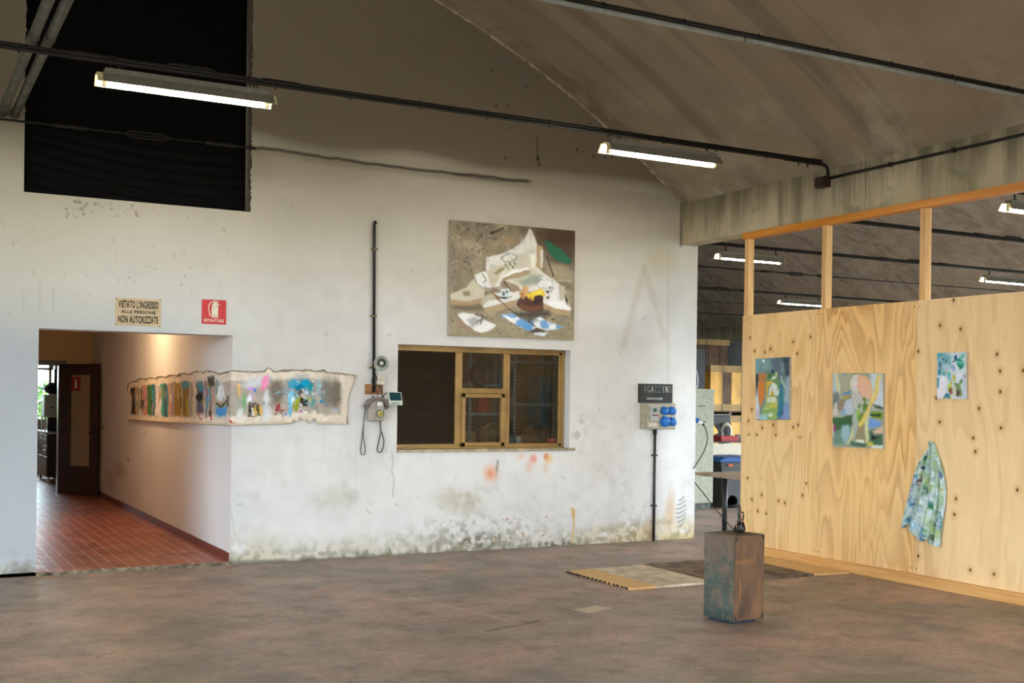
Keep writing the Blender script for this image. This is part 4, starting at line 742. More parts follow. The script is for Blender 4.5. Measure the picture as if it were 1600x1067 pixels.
g.poly([(665, 650), (700, 625), (760, 612), (790, 592), (815, 625), (834, 672), (810, 668), (780, 650), (735, 660), (722, 698), (708, 690), (705, 665), (690, 685), (680, 675)], (222, 190, 44)); g.poly([(700, 640), (790, 612), (800, 640), (740, 650)], (238, 212, 80), 14)
g.line([(385, 625), (440, 700), (520, 765), (595, 815)], 9, (108, 74, 44)); g.line([(400, 640), (470, 720)], 12, (150, 106, 66))
g.poly([(560, 800), (720, 790), (860, 780), (870, 830), (700, 850), (590, 840)], (58, 50, 42), 40, .9)
g.poly([(465, 820), (560, 805), (620, 850), (700, 870), (790, 835), (840, 870), (985, 915), (930, 935), (800, 945), (720, 955), (640, 930), (570, 890), (540, 850), (470, 840)], (112, 160, 206)); g.blot((232, 240, 246), 14, 16, 41, .5, .12, .95, np.clip(.5-g.sd([(465, 820), (560, 805), (620, 850), (700, 870), (790, 835), (840, 870), (985, 915), (930, 935), (800, 945), (720, 955), (640, 930), (570, 890)])/10, 0, 1)); g.poly([(590, 880), (700, 905), (740, 945), (650, 930)], (74, 144, 206), 30)
g.poly([(640, 850), (740, 830), (780, 870), (680, 880)], (74, 68, 60), 40, .8); g.line([(690, 870), (750, 912)], 10, (52, 36, 26)); g.poly([(680, 960), (760, 920), (840, 945), (760, 965)], (84, 68, 54)); g.poly([(735, 965), (850, 955), (820, 985), (750, 980)], (206, 220, 230))
g.poly([(122, 815), (170, 795), (250, 810), (330, 860), (428, 905), (370, 955), (300, 970), (250, 945), (180, 890)], (228, 228, 226)); g.poly([(110, 850), (130, 835), (190, 900), (260, 955), (330, 972), (290, 990), (230, 985), (140, 920)], (150, 128, 108)); g.poly([(190, 850), (260, 830), (330, 870), (280, 900), (230, 930)], (150, 150, 152), 30, .8); g.line([(270, 885), (320, 850), (300, 900)], 8, (62, 60, 58)); g.poly([(870, 850), (925, 835), (890, 865)], (96, 76, 56))
zA, zB = 3.602, 2.352
canvas_on_wall('large square painting of broken white stone slabs hung above the window', g, [(5.338, YW-.045, 3.600), (6.907, YW-.045, 3.604), (6.909, YW-.045, 2.357), (5.338, YW-.045, 2.349)], .044, (0, -1, 0))
# ------------------------------------------------------------------ three small paintings on the plywood (front faces look to -X)
XP = 8.40; XF = XP-.028
def ply_canvas(label, art, pix, th=.027):
    c = [at_x(px, py, XF) for px, py in pix]; return canvas_on_wall(label, art, c, th, (-1, 0, 0))
g = Art(85, 125, 552, 942, 80, 130, (112, 138, 142), 1.0)
g.var(.18, 6, 6, 1); g.poly([(85, 125), (160, 125), (130, 270), (85, 300)], (120, 166, 180), 60); g.poly([(170, 125), (290, 130), (290, 260), (180, 290)], (122, 160, 156), 50); g.poly([(300, 130), (420, 125), (470, 300), (440, 480), (330, 260)], (88, 108, 122), 60); g.poly([(440, 125), (552, 110), (552, 420), (500, 480), (470, 320)], (44, 54, 70), 50, .9); g.poly([(440, 180), (480, 220), (480, 330), (440, 320)], (120, 144, 156), 40); g.poly([(510, 380), (552, 380), (552, 720), (480, 720), (480, 560)], (158, 178, 186), 50); g.ell(190, 165, 16, 22, (220, 232, 230))
g.poly([(130, 330), (235, 330), (225, 500), (190, 700), (150, 790), (120, 600)], (206, 126, 54), 16); g.poly([(140, 320), (230, 330), (220, 450), (150, 450)], (168, 118, 66), 30, .8); g.poly([(85, 500), (110, 560), (140, 800), (120, 930), (85, 940)], (212, 214, 218), 16); g.poly([(85, 330), (130, 330), (120, 440), (100, 620), (85, 640)], (44, 46, 52), 14)
g.poly([(240, 330), (380, 330), (430, 480), (400, 700), (230, 700), (220, 480)], (104, 142, 92), 30); g.poly([(265, 330), (320, 330), (310, 410), (260, 400)], (62, 108, 52), 16); g.ell(330, 305, 26, 28, (26, 72, 104)); g.ell(340, 390, 40, 16, (206, 222, 210), -.4); g.ell(380, 345, 12, 28, (206, 208, 140))
g.poly([(240, 440), (280, 430), (330, 450), (260, 500), (240, 690), (225, 690)], (214, 176, 72), 14); g.poly([(262, 620), (270, 540), (320, 455), (370, 490), (412, 550), (400, 620), (355, 620), (310, 540), (285, 620)], (214, 224, 216), 10); g.poly([(280, 625), (310, 535), (350, 620)], (196, 168, 46), 10); g.ell(384, 540, 10, 14, (108, 160, 150))
g.poly([(250, 640), (370, 640), (400, 760), (380, 930), (150, 930), (190, 780)], (150, 178, 96), 24); g.poly([(255, 640), (370, 640), (385, 720), (240, 720)], (214, 216, 190), 20); g.poly([(275, 745), (380, 725), (385, 770), (280, 790)], (200, 190, 70), 14); g.line([(180, 830), (300, 820), (390, 835)], 8, (96, 140, 76)); g.line([(180, 800), (300, 790)], 6, (220, 226, 180)); g.poly([(150, 880), (250, 870), (260, 940), (150, 940)], (150, 200, 206), 20); g.ell(300, 880, 30, 20, (226, 232, 224))
g.poly([(425, 450), (470, 500), (480, 700), (470, 880), (420, 920), (380, 880), (410, 700)], (42, 118, 140), 24); g.ell(450, 850, 24, 40, (22, 72, 104)); g.poly([(480, 740), (552, 740), (552, 942), (440, 942)], (126, 150, 196), 40); g.line([(440, 370), (450, 450), (490, 520)], 10, (214, 220, 200)); g.poly([(95, 800), (140, 830), (150, 930), (100, 935)], (206, 188, 206), 20)
ply_canvas('small dark blue and orange painting, leftmost on the plywood', g, [(1180.5, 560.5), (1234, 557.5), (1233.5, 655.5), (1180.5, 656)])
g = Art(85, 97, 685, 1010, 100, 150, (160, 168, 150), 1.0)
g.var(.14, 6, 6, 1); g.poly([(85, 97), (140, 97), (180, 250), (170, 380), (110, 260)], (206, 204, 170), 20); g.poly([(85, 97), (110, 97), (120, 320), (85, 340)], (170, 196, 206), 20); g.poly([(85, 340), (160, 330), (170, 560), (85, 520)], (112, 122, 126), 30); g.poly([(180, 110), (330, 110), (320, 320), (200, 340)], (168, 168, 138), 40); g.poly([(190, 97), (260, 97), (230, 140)], (110, 140, 190), 20); g.poly([(320, 97), (420, 97), (380, 125)], (96, 120, 60), 12)
g.poly([(530, 97), (685, 97), (685, 500), (560, 470), (540, 300)], (200, 208, 214), 30); g.ell(370, 220, 66, 110, (214, 208, 206), .1); g.poly([(390, 130), (470, 125), (540, 200), (558, 300), (550, 420), (450, 380), (385, 280)], (226, 178, 150), 10); g.line([(400, 110), (500, 160), (560, 300), (545, 420)], 18, (220, 178, 100), .9, 14)
g.poly([(195, 345), (310, 315), (305, 360), (200, 370)], (98, 138, 180), 14); g.poly([(200, 385), (310, 365), (290, 410), (220, 425)], (176, 148, 76), 14); g.line([(190, 430), (240, 445), (310, 390)], 14, (54, 74, 40)); g.poly([(170, 430), (240, 440), (220, 560), (160, 590)], (150, 128, 104), 20)
g.poly([(250, 430), (310, 400), (340, 560), (310, 620), (220, 620), (230, 500)], (184, 196, 206), 20); g.poly([(110, 480), (140, 460), (150, 620), (95, 630)], (206, 196, 184), 12); g.poly([(190, 560), (250, 540), (240, 620), (180, 620)], (136, 168, 200), 20)
g.poly([(85, 650), (200, 650), (320, 600), (330, 760), (240, 780), (150, 860), (85, 830)], (56, 96, 56), 24); g.poly([(85, 830), (300, 740), (330, 980), (85, 980)], (108, 142, 124), 40); g.poly([(200, 750), (270, 740), (300, 860), (240, 960), (180, 880)], (150, 184, 192), 20); g.ell(110, 770, 16, 50, (150, 50, 96)); g.ell(94, 800, 8, 90, (206, 206, 224))
g.poly([(310, 330), (360, 315), (440, 380), (520, 470), (500, 560), (360, 560), (320, 480)], (176, 186, 172), 14); 
for q in ([(360, 320), (400, 460), (390, 560)], [(370, 320), (440, 440), (440, 520)], [(345, 330), (350, 470), (370, 560)], [(380, 330), (470, 430), (520, 480)]): g.line(q, 9, (218, 196, 200))
g.ell(470, 420, 24, 32, (110, 138, 48), -.5); g.ell(475, 510, 34, 50, (96, 128, 50)); g.ell(405, 505, 20, 28, (112, 140, 84)); g.poly([(360, 540), (410, 545), (412, 620), (385, 690), (365, 600)], (142, 190, 72), 10); g.poly([(390, 620), (470, 560), (440, 700), (400, 720)], (116, 140, 60), 14)
g.poly([(330, 480), (360, 560), (390, 700), (380, 920), (310, 900), (330, 720)], (170, 178, 170), 16); g.poly([(330, 760), (300, 870), (250, 970), (290, 970), (340, 880)], (206, 200, 150), 14); g.poly([(400, 740), (470, 700), (500, 930), (360, 930), (370, 860)], (150, 138, 106), 24); g.poly([(480, 560), (530, 540), (510, 920), (480, 940), (470, 700)], (200, 206, 160), 12)
g.poly([(620, 105), (668, 110), (640, 300), (600, 420), (540, 520), (470, 700), (420, 760), (390, 730), (470, 590), (550, 430), (590, 280)], (220, 196, 104), 12); g.line([(650, 120), (620, 290), (540, 450)], 14, (236, 220, 150), .7)
g.poly([(560, 480), (670, 500), (685, 530), (600, 520)], (40, 72, 54), 14); g.poly([(540, 560), (685, 560), (685, 650), (560, 640)], (116, 144, 46), 16); g.line([(545, 600), (640, 605)], 26, (22, 60, 44)); g.poly([(530, 635), (580, 650), (660, 690), (660, 740), (530, 768), (512, 740)], (112, 156, 212), 8); g.poly([(560, 800), (680, 740), (685, 830), (600, 830)], (222, 182, 158), 14); g.poly([(520, 780), (600, 770), (560, 800), (590, 840), (685, 830), (685, 980), (520, 980)], (70, 104, 82), 30); g.poly([(530, 860), (560, 850), (640, 880), (540, 905)], (24, 28, 26), 12); g.poly([(560, 960), (685, 970), (685, 1010), (540, 1000)], (224, 232, 226), 20); g.poly([(380, 920), (460, 910), (470, 950), (360, 950)], (226, 230, 214), 14); g.poly([(480, 940), (540, 920), (600, 975), (500, 975)], (196, 186, 80), 16); g.poly([(300, 940), (500, 950), (480, 995), (330, 990)], (60, 100, 76), 24)
ply_canvas('middle painting on the plywood with a pink disc and green leaves', g, [(1301, 583), (1380, 583), (1380, 701), (1301, 698)])
g = Art(162, 125, 716, 985, 70, 100, (206, 216, 222), 1.0)
g.var(.10, 6, 6, 1); g.poly([(162, 140), (330, 130), (450, 200), (440, 400), (300, 480), (330, 560), (180, 560), (162, 300)], (126, 176, 186), 50); g.poly([(162, 130), (330, 130), (220, 200), (162, 260)], (78, 164, 176), 30); g.ell(320, 250, 60, 60, (110, 166, 184)); g.ell(285, 245, 16, 18, (60, 50, 72)); g.ell(335, 290, 20, 24, (46, 72, 112)); g.ell(340, 400, 80, 60, (170, 200, 208)); g.poly([(200, 300), (240, 310), (235, 420), (205, 400)], (50, 90, 116), 12); g.poly([(180, 440), (230, 430), (240, 550), (180, 550)], (40, 124, 142), 16); g.poly([(300, 470), (330, 500), (320, 560), (280, 560)], (86, 150, 170), 16)
g.poly([(480, 290), (560, 250), (640, 170), (700, 150), (690, 220), (640, 260), (690, 330), (640, 440), (590, 420), (540, 340), (540, 300)], (90, 186, 166), 24); g.poly([(540, 340), (600, 330), (650, 420), (600, 460)], (20, 140, 116), 16); g.ell(516, 230, 30, 55, (10, 92, 128), .1); g.line([(470, 300), (560, 275), (620, 290)], 22, (16, 90, 106)); g.ell(640, 380, 16, 40, (20, 116, 90)); g.ell(480, 415, 40, 60, (150, 172, 216), .3); g.poly([(515, 330), (560, 400), (530, 460), (520, 400)], (238, 236, 240), 10)
g.ell(280, 680, 70, 110, (232, 232, 238)); g.poly([(200, 700), (350, 680), (300, 960), (170, 980)], (228, 226, 236), 30); g.poly([(162, 600), (210, 600), (200, 760), (162, 800)], (70, 150, 176), 14); g.poly([(340, 500), (410, 490), (410, 650), (380, 640)], (84, 186, 196), 14); g.ell(352, 494, 18, 16, (176, 186, 50)); g.ell(484, 580, 26, 46, (206, 186, 30)); g.ell(490, 640, 22, 34, (176, 204, 70)); g.ell(575, 590, 50, 90, (222, 228, 240), .1)
g.poly([(360, 760), (420, 660), (450, 690), (440, 760), (370, 850)], (188, 206, 80), 12); g.poly([(420, 580), (450, 660), (460, 740), (430, 700)], (190, 150, 120), 8); g.poly([(390, 800), (460, 770), (470, 920), (420, 900), (380, 850)], (132, 84, 56), 12); g.poly([(470, 780), (510, 780), (540, 880), (500, 930), (470, 880)], (206, 200, 170), 10); g.poly([(480, 690), (600, 680), (640, 920), (540, 940), (550, 850), (510, 770)], (118, 142, 96), 24); g.poly([(530, 800), (580, 830), (570, 920), (520, 930)], (70, 66, 48), 16); g.ell(620, 660, 26, 50, (84, 140, 72)); g.ell(612, 735, 12, 10, (206, 200, 40)); g.ell(704, 645, 10, 30, (50, 90, 50))
g.poly([(640, 560), (716, 520), (716, 980), (650, 980)], (196, 204, 214), 24); g.ell(678, 560, 14, 50, (150, 150, 150)); g.poly([(320, 880), (420, 900), (420, 980), (300, 960)], (60, 124, 150), 16); g.ell(440, 950, 14, 30, (206, 206, 90)); g.ell(300, 965, 30, 14, (92, 150, 80))
ply_canvas('small turquoise and white painting high on the right of the plywood', g, [(1464, 551.5), (1510, 549.5), (1510, 623.5), (1464, 622.5)])
# painted cloth gathered on a nail
nu, nv = 110, 140
cp = lambda x, y: (1400+x/5.611, 680+y/5.611)
Lp = np.array([(318, 52), (300, 110), (250, 180), (205, 260), (180, 340), (150, 440), (118, 560), (85, 680), (58, 800)], float); Rp = np.array([(350, 56), (362, 110), (392, 190), (420, 280), (442, 380), (455, 500), (446, 620), (425, 740), (412, 830)], float)
tt = np.linspace(0, 1, nv); s9 = np.linspace(0, 1, 9); L = np.c_[np.interp(tt, s9, Lp[:, 0]), np.interp(tt, s9, Lp[:, 1])]; Rr = np.c_[np.interp(tt, s9, Rp[:, 0]), np.interp(tt, s9, Rp[:, 1])]
uu = np.linspace(0, 1, nu); bw_ = np.interp(uu, [0, .10, .16, .40, .50, .58, .66, .78, .98, 1.0], [812, 816, 782, 792, 935, 915, 900, 965, 980, 830])
PX = L[:, None, 0]*(1-uu)+Rr[:, None, 0]*uu; PY = L[:, None, 1]*(1-uu)+Rr[:, None, 1]*uu
base_b = L[-1, 1]*(1-uu)+Rr[-1, 1]*uu; PY = 52+(PY-52)*(1+((bw_-52)/(base_b-52)-1)*np.clip((tt[:, None]-.45)/.55, 0, 1)**1.2)
PX += (np.interp(uu, [0, .45, .52, .66, .8, 1], [0, -30, 0, 0, 10, 0]))*np.clip((tt[:, None]-.8)/.2, 0, 1)
fold = .5+.5*np.sin(uu*2*math.pi*4.2+1.2+1.5*tt[:, None])*.8; fold += .35*np.sin(uu*2*math.pi*9+3*tt[:, None])
dep = .012+(.022+.05*tt[:, None])*fold*np.clip(np.sin(uu*math.pi)+.25, 0, 1)+.03*np.exp(-((tt[:, None])/.05)**2)
P = np.zeros((nv, nu, 3))
for j in range(nv):
    for i in range(nu): q = at_x(*cp(PX[j, i], PY[j, i]), XP); P[j, i] = (XP-dep[j, i], q[1], q[2])
g = Art(0, 0, 505, 1067, 4, 4, (196, 210, 206)); g.X, g.Y, g.w, g.h, g.px = PX, PY, nu, nv, 4.; g.A = np.zeros((nv, nu, 3)); g.A[:] = S(188, 206, 200)
g.blot((168, 196, 176), 12, 7, 1, .45, .2, .8); g.blot((206, 218, 226), 10, 6, 2, .5, .2, .8); g.blot((176, 178, 204), 8, 4, 3, .4, .2, .8, np.clip((230-PX)/60, 0, 1)); g.blot((60, 120, 92), 18, 9, 4, .6, .1, .9, np.clip(1-np.abs(PX-285)/70, 0, 1)*np.clip((620-PY)/60, 0, 1)); g.blot((150, 178, 104), 12, 8, 5, .52, .12, .8, np.clip((PX-190)/40, 0, 1))
g.ell(200, 340, 26, 34, (40, 148, 178)); g.ell(196, 420, 20, 46, (60, 160, 190)); g.ell(155, 600, 34, 38, (30, 136, 170)); g.ell(270, 300, 24, 36, (38, 56, 84)); g.ell(290, 200, 22, 24, (56, 110, 96)); g.ell(230, 400, 20, 46, (110, 76, 76), .4); g.ell(245, 645, 20, 22, (36, 120, 140)); g.ell(335, 430, 22, 36, (192, 204, 84)); g.ell(330, 200, 10, 14, (206, 200, 70)); g.ell(290, 480, 24, 60, (74, 112, 76)); g.ell(330, 620, 16, 28, (46, 116, 80)); g.ell(410, 350, 10, 18, (40, 70, 130)); g.ell(400, 740, 34, 60, (58, 112, 132)); g.ell(290, 850, 36, 24, (64, 140, 60)); g.ell(160, 755, 60, 22, (90, 170, 200)); g.ell(420, 460, 24, 26, (196, 186, 120)); g.ell(240, 850, 34, 50, (104, 160, 200)); g.ell(260, 905, 24, 24, (92, 130, 206))
for q in ([(310, 880), (312, 930)], [(335, 870), (340, 940)], [(320, 905), (360, 900)], [(345, 890), (366, 930)]): g.line(q, 9, (30, 32, 36))
g.specks = Map.specks.__get__(g); g.blot((226, 234, 232), 40, 26, 61, .56, .12, .7); g.blot((96, 140, 112), 44, 26, 63, .6, .12, .6); g.blot((60, 110, 130), 40, 22, 65, .66, .1, .6); g.specks(40, (60, 70, 90), 6, 7); g.specks(30, (230, 236, 236), 8, 8); g.warp(5, 12, 67).var(.1, 40, 30, 69).blur(1)
cl_ = thing('painted_cloth', 'green and blue painted cloth hanging from a nail on the plywood', 'cloth', (XP, 7.5, P[..., 2].min())); part('cloth', MB().grid(P), M_CLOTHP, cl_, col=g.A, solid=.003)
q = at_x(1459, 691, XP); part('nail', MB().lathe([(.007, -.055), (.007, -.052), (.003, -.052), (.003, .01)], q, (1, 0, 0), 10), M_RODM, cl_)

# ------------------------------------------------------------------ long unstretched canvas wrapped round the corridor corner
SC0 = CX-.012; YE = 16.72
def spx_corr(Y):                                   # where along the foreshortened strip a point of the corridor wall lies (pixel columns)
    r = SC0/Y; return 800+FPX*math.tan(math.atan(r)-YAW)
ya = np.linspace(YE, YW-.012, 330); xb = np.linspace(SC0, 4.25, 130)[1:]
cols = [(SC0, y) for y in ya]+[(x, YW-.012) for x in xb]
upx = np.array([spx_corr(y) for y in ya]+list(np.interp(xb, [2.995, 3.362, 3.56, 4.036, 4.266], [362, 420, 450, 520, 554])))
nr = 70
ctop = np.interp(upx, [203, 206, 215, 225, 245, 262, 285, 310, 330, 346, 362, 395, 412, 418, 428, 440, 460, 470, 480, 492, 505, 510, 525, 545, 554], [1.70, 1.80, 1.85, 1.865, 1.87, 1.885, 1.90, 1.915, 1.92, 1.905, 1.935, 1.925, 1.935, 1.975, 1.93, 1.95, 1.955, 1.95, 1.96, 1.945, 1.965, 1.935, 1.935, 1.92, 1.91])
arc = np.array(list(YE-ya)+list(YE-YW+xb-SC0))
scal = .030*np.abs(np.sin(arc*math.pi/.62))*np.clip((348-upx)/20, 0, 1)*(1-np.exp(-((upx-203)/3)**2)); ctop = ctop+scal-.018
cbot = np.interp(upx, [203, 207, 362, 455, 541, 556], [1.27, 1.315, 1.375, 1.392, 1.386, 1.80]); cbot = np.where(upx > 541.5, np.interp(upx, [541.5, 545, 554], [1.60, 1.72, 1.85]), cbot)
cbot = cbot+np.where((upx > 455) & (upx < 494), .035+.014*np.sin(upx*.62)+.016*np.sin(upx*.27), 0)
rt = np.linspace(0, 1, nr)[:, None]
Zs_ = ctop[None]*(1-rt)+cbot[None]*rt
pr = vnoise(nr, len(cols), 5, 40, 77)-.5; fold = .5+.5*np.sin(arc*2*math.pi/.62)
off = .004+.014*(pr+.5)+.035*fold[None]*np.clip((.35-rt)/.35, 0, 1)*np.clip((352-upx)/14, 0, 1)[None]+.02*np.clip((rt-.93)/.07, 0, 1)*.5
P = np.zeros((nr, len(cols), 3))
for i, (x, y) in enumerate(cols):
    if i < len(ya): P[:, i, 0] = x-off[:, i]*min(1, (y-YW)/.15+.25); P[:, i, 1] = y
    else: P[:, i, 0] = x; P[:, i, 1] = y-off[:, i]*.8
    P[:, i, 2] = Zs_[:, i]
yy = (1-rt)*577+rt*663+0*upx[None]
g = Art(0, 0, 10, 10, 4, 4, (0, 0, 0)); g.X = np.repeat(upx[None], nr, 0); g.Y = yy; g.w, g.h, g.px = len(cols), nr, .8; g.k = 1.05; g.A = np.zeros((nr, len(cols), 3)); g.A[:] = S(214, 204, 188, 1.05)
T0, B0 = 590, 652
def smear(x0, x1, c, t=T0, b=B0, a=.95, soft=1.2, wob=2.): 
    m = np.clip((g.X-x0)/soft+.5, 0, 1)*np.clip((x1-g.X)/soft+.5, 0, 1)*np.clip((g.Y-t)/3+.5, 0, 1)*np.clip((b-g.Y)/4+.5, 0, 1); g.put(m, c, a)
smear(206, 532, (152, 142, 132), 592, 648, .75, 3)
g.var(.12, 12, 120, 4)
for q in ((207, 213, (52, 38, 30)), (213, 216, (190, 150, 60)), (216, 219, (150, 150, 140)), (219.5, 223, (206, 206, 206)), (221, 223, (40, 40, 44), 596, 640), (224.5, 232, (196, 140, 140)), (232.5, 238, (60, 112, 50)), (237, 241, (80, 130, 70)), (239, 245, (60, 110, 126)), (244.5, 255, (222, 216, 222)), (254, 260, (60, 160, 160)), (258, 263, (70, 90, 86)), (261, 265, (60, 120, 140)), (266, 270, (190, 150, 130)), (268.5, 270.5, (206, 120, 60), 610, 640), (270, 274, (150, 140, 150)), (274, 285, (136, 112, 44)), (287, 297, (120, 100, 40)), (287.5, 297, (80, 140, 160), 590, 603), (293, 296, (170, 150, 50), 620, 648), (299, 303, (150, 138, 122)), (303, 307.5, (190, 182, 156)), (309, 320, (84, 84, 100), 598, 645), (311, 319, (70, 140, 160), 594, 608), (320, 323, (166, 150, 186), 600, 620), (323, 327, (128, 114, 104)), (325, 327, (80, 150, 196), 615, 628), (329, 333, (70, 56, 50), 586, 650), (333, 336.5, (60, 56, 54), 584, 600), (331, 335, (170, 150, 140), 604, 640), (338, 343, (126, 150, 160), 588, 612)): smear(*q[:3], *(q[3:] if len(q) > 3 else ()))
smear(228, 231, (80, 130, 90), 634, 639); smear(227, 230, (206, 180, 214), 625, 632)
for k in range(46):
    pr_ = np.random.RandomState(200+k); x = pr_.uniform(208, 350); t_ = pr_.uniform(590, 630); smear(x, x+pr_.uniform(.8, 2.6), [(206, 200, 190), (60, 50, 46), (70, 150, 170), (160, 130, 60), (120, 140, 80), (176, 110, 90), (150, 140, 170)][k % 7], t_, t_+pr_.uniform(8, 26), .85, .9)
g.ell(313, 619, 6, 7, (34, 30, 34)); g.poly([(341, 612), (347, 596), (349, 590), (353, 610), (356, 622), (350, 616), (345, 624), (343, 616)], (206, 214, 220), 1.5); g.poly([(344, 600), (348, 594), (346, 614), (341, 620)], (220, 226, 230), 1); g.poly([(339, 634), (357, 632), (357, 648), (345, 650), (339, 645)], (70, 140, 196), 2); g.line([(340, 629), (348, 631), (356, 624)], 4, (60, 76, 40)); smear(356, 358.5, (60, 76, 50), 616, 634); smear(338, 356, (150, 176, 206), 648, 653, .4); g.line([(311, 646), (314, 652), (316, 655)], 1.6, (176, 40, 56)); g.line([(331.5, 648), (332, 655)], 1.6, (176, 40, 56)); g.line([(358.5, 650), (362, 658), (368, 661)], 1.4, (176, 30, 50)); g.line([(358, 646), (359.5, 654)], 1.2, (222, 206, 214))
# front part of the strip
g.ell(372, 602, 3, 6, (222, 178, 92), 0, .5); g.ell(373, 612, 2.5, 8, (206, 176, 110), 0, .5); g.ell(376, 632, 7, 16, (150, 160, 146), 0, .6, .8); g.ell(380, 626, 2, 14, (110, 170, 110), 0, .6); g.ell(374, 644, 5, 8, (206, 212, 210), 0, .6)
g.ell(400, 594, 22, 8, (200, 204, 206), -.15, .8); g.ell(412, 597, 6, 11, (232, 146, 186), .1, .3); g.ell(409, 606, 3.4, 4, (226, 140, 176)); g.ell(409.5, 606, 1.2, 1.8, (140, 30, 70)); g.ell(391, 603.5, 6, 3.4, (196, 150, 216), 0, .3); g.ell(397.5, 607, 2, 4, (90, 130, 206), -.4, .3); g.ell(389, 619, 5.5, 8, (196, 190, 200), .2, .35); g.ell(387, 621, 3, 7, (228, 230, 232), .2, .3); g.ell(393, 617, 2.5, 5, (176, 160, 196))
for x in (388, 391, 395, 399, 402): g.line([(x, 628), (x+1, 638), (x-.5, 649)], 2.4, (52, 44, 36)); 
g.line([(394, 636), (395, 646)], 2.4, (236, 232, 224)); g.ell(398, 640, 2, 8, (196, 160, 80), 0, .5); g.ell(406, 640, 3, 9, (206, 170, 90), 0, .5); g.ell(417, 620, 6, 10, (222, 226, 228), 0, .8, .8); g.ell(416, 645, 7, 14, (208, 214, 220), 0, .8, .8); g.ell(412, 628, 1.8, 2.2, (60, 150, 150))
g.ell(432, 612, 11, 20, (112, 104, 92), 0, .7, .9); g.ell(524, 612, 10, 24, (104, 96, 84), 0, .6, .9); g.ell(510, 612, 10, 24, (116, 112, 104), 0, .7, .9); g.ell(470, 612, 24, 24, (120, 150, 156), 0, .7, .8)
g.line([(428, 615), (434, 611.5), (450, 611.5)], 1.2, (120, 180, 206)); 
for x, y, rx, ry, c in ((459, 600, 10, 7, (70, 160, 190)), (476, 600, 8, 7, (14, 146, 186)), (484, 604, 5, 8, (40, 140, 150)), (466, 606, 7, 5, (16, 116, 150)), (453, 622, 5, 12, (120, 190, 220)), (457, 628, 4, 5, (206, 222, 236)), (454, 640, 3, 12, (100, 180, 210)), (468, 617, 4, 6, (90, 84, 80)), (471, 609, 1.8, 1.8, (240, 240, 240)), (478, 616, 3, 2, (238, 234, 236)), (473, 620, 2.6, 3, (226, 190, 160)), (482, 619, 3, 3, (150, 110, 90)), (462, 636, 4, 9, (142, 150, 40)), (467, 628, 6, 4, (156, 164, 44)), (481, 625, 5, 3, (170, 170, 60)), (472, 633, 5, 6, (58, 34, 32)), (478, 634, 4, 6, (46, 60, 56)), (487, 633, 3, 8, (96, 150, 140)), (500, 628, 4, 2, (30, 120, 170)), (501, 620, 1.6, 1.6, (30, 140, 190)), (497, 600, 2.5, 12, (150, 180, 186)), (447, 648, 1.6, 2.4, (90, 140, 220)), (470, 650, 8, 4, (226, 222, 216)), (470, 650, 3.6, 2, (150, 40, 80)), (489, 644, 1.4, 1, (70, 120, 110)), (495, 641, 1.6, 1.2, (40, 110, 140)), (525, 639, 1.4, 2, (140, 186, 220)), (434, 638, 3, 5, (150, 36, 46)), (437, 633, 1.8, 3, (130, 30, 40))): g.ell(x, y, rx, ry, c, 0, .35)
g.line([(430, 648), (433, 640), (437, 633), (439, 640), (443, 640)], 2., (150, 36, 46)); g.line([(438, 642), (443, 652)], 1.6, (120, 90, 90)); g.line([(499, 611), (506, 612), (505, 617)], 1, (176, 196, 200)); g.specks = Map.specks.__get__(g); g.specks(50, (30, 150, 180), .9, 9, (448, 512, 592, 640)); g.specks(30, (230, 236, 238), .9, 10, (450, 500, 594, 640))
g.put(np.clip((g.Y-658.5)/1, 0, 1), (176, 160, 132), .5); g.put(np.clip((579.2-g.Y)/1.2, 0, 1), (120, 104, 84), .8)
g.put(np.clip((g.X-534)/10, 0, 1), (210, 198, 178), .9)
g.warp(1.2, 14, 95).var(.06, 20, 90, 97)
cn = thing('hanging_canvas', 'long ragged painted canvas strip wrapped around the doorway corner', 'canvas', (CX, YW, 1.28)); part('cloth', MB().grid(P), M_CLOTHP, cn, col=g.A, solid=.003)
m = MB(); m.tube([(P[-1, i, 0]-(.006 if i < len(ya) else 0), P[-1, i, 1]-(0 if i < len(ya) else .006), P[-1, i, 2]+.004) for i in range(len(cols)) if upx[i] < 455][::3], .006, 6); part('bottom_hem', m, plain('rolled_hem', S(196, 182, 154), .9), cn)
m = MB(); m.tube([(P[0, i, 0]-(.008 if i < len(ya) else 0), P[0, i, 1]-(0 if i < len(ya) else .006), P[0, i, 2]) for i in range(0, len(cols), 2)], [.002+.004*np.random.RandomState(i).rand() for i in range(0, len(cols), 2)], 6); part('frayed_top_edge', m, plain('frayed_edge', S(150, 134, 108), .9), cn)
m = MB(); m.tube([(4.25, YW-.012, 1.90), (4.275, YW-.02, 1.893), (4.262, YW-.018, 1.87), (4.24, YW-.014, 1.80), (4.215, YW-.014, 1.75), (4.19, YW-.012, 1.62), (4.185, YW-.012, 1.5), (4.205, YW-.014, 1.385)], [.012, .012, .008, .006, .005, .006, .006, .005], 8); part('curled_end', m, plain('curled_linen', S(200, 186, 158), .9), cn)
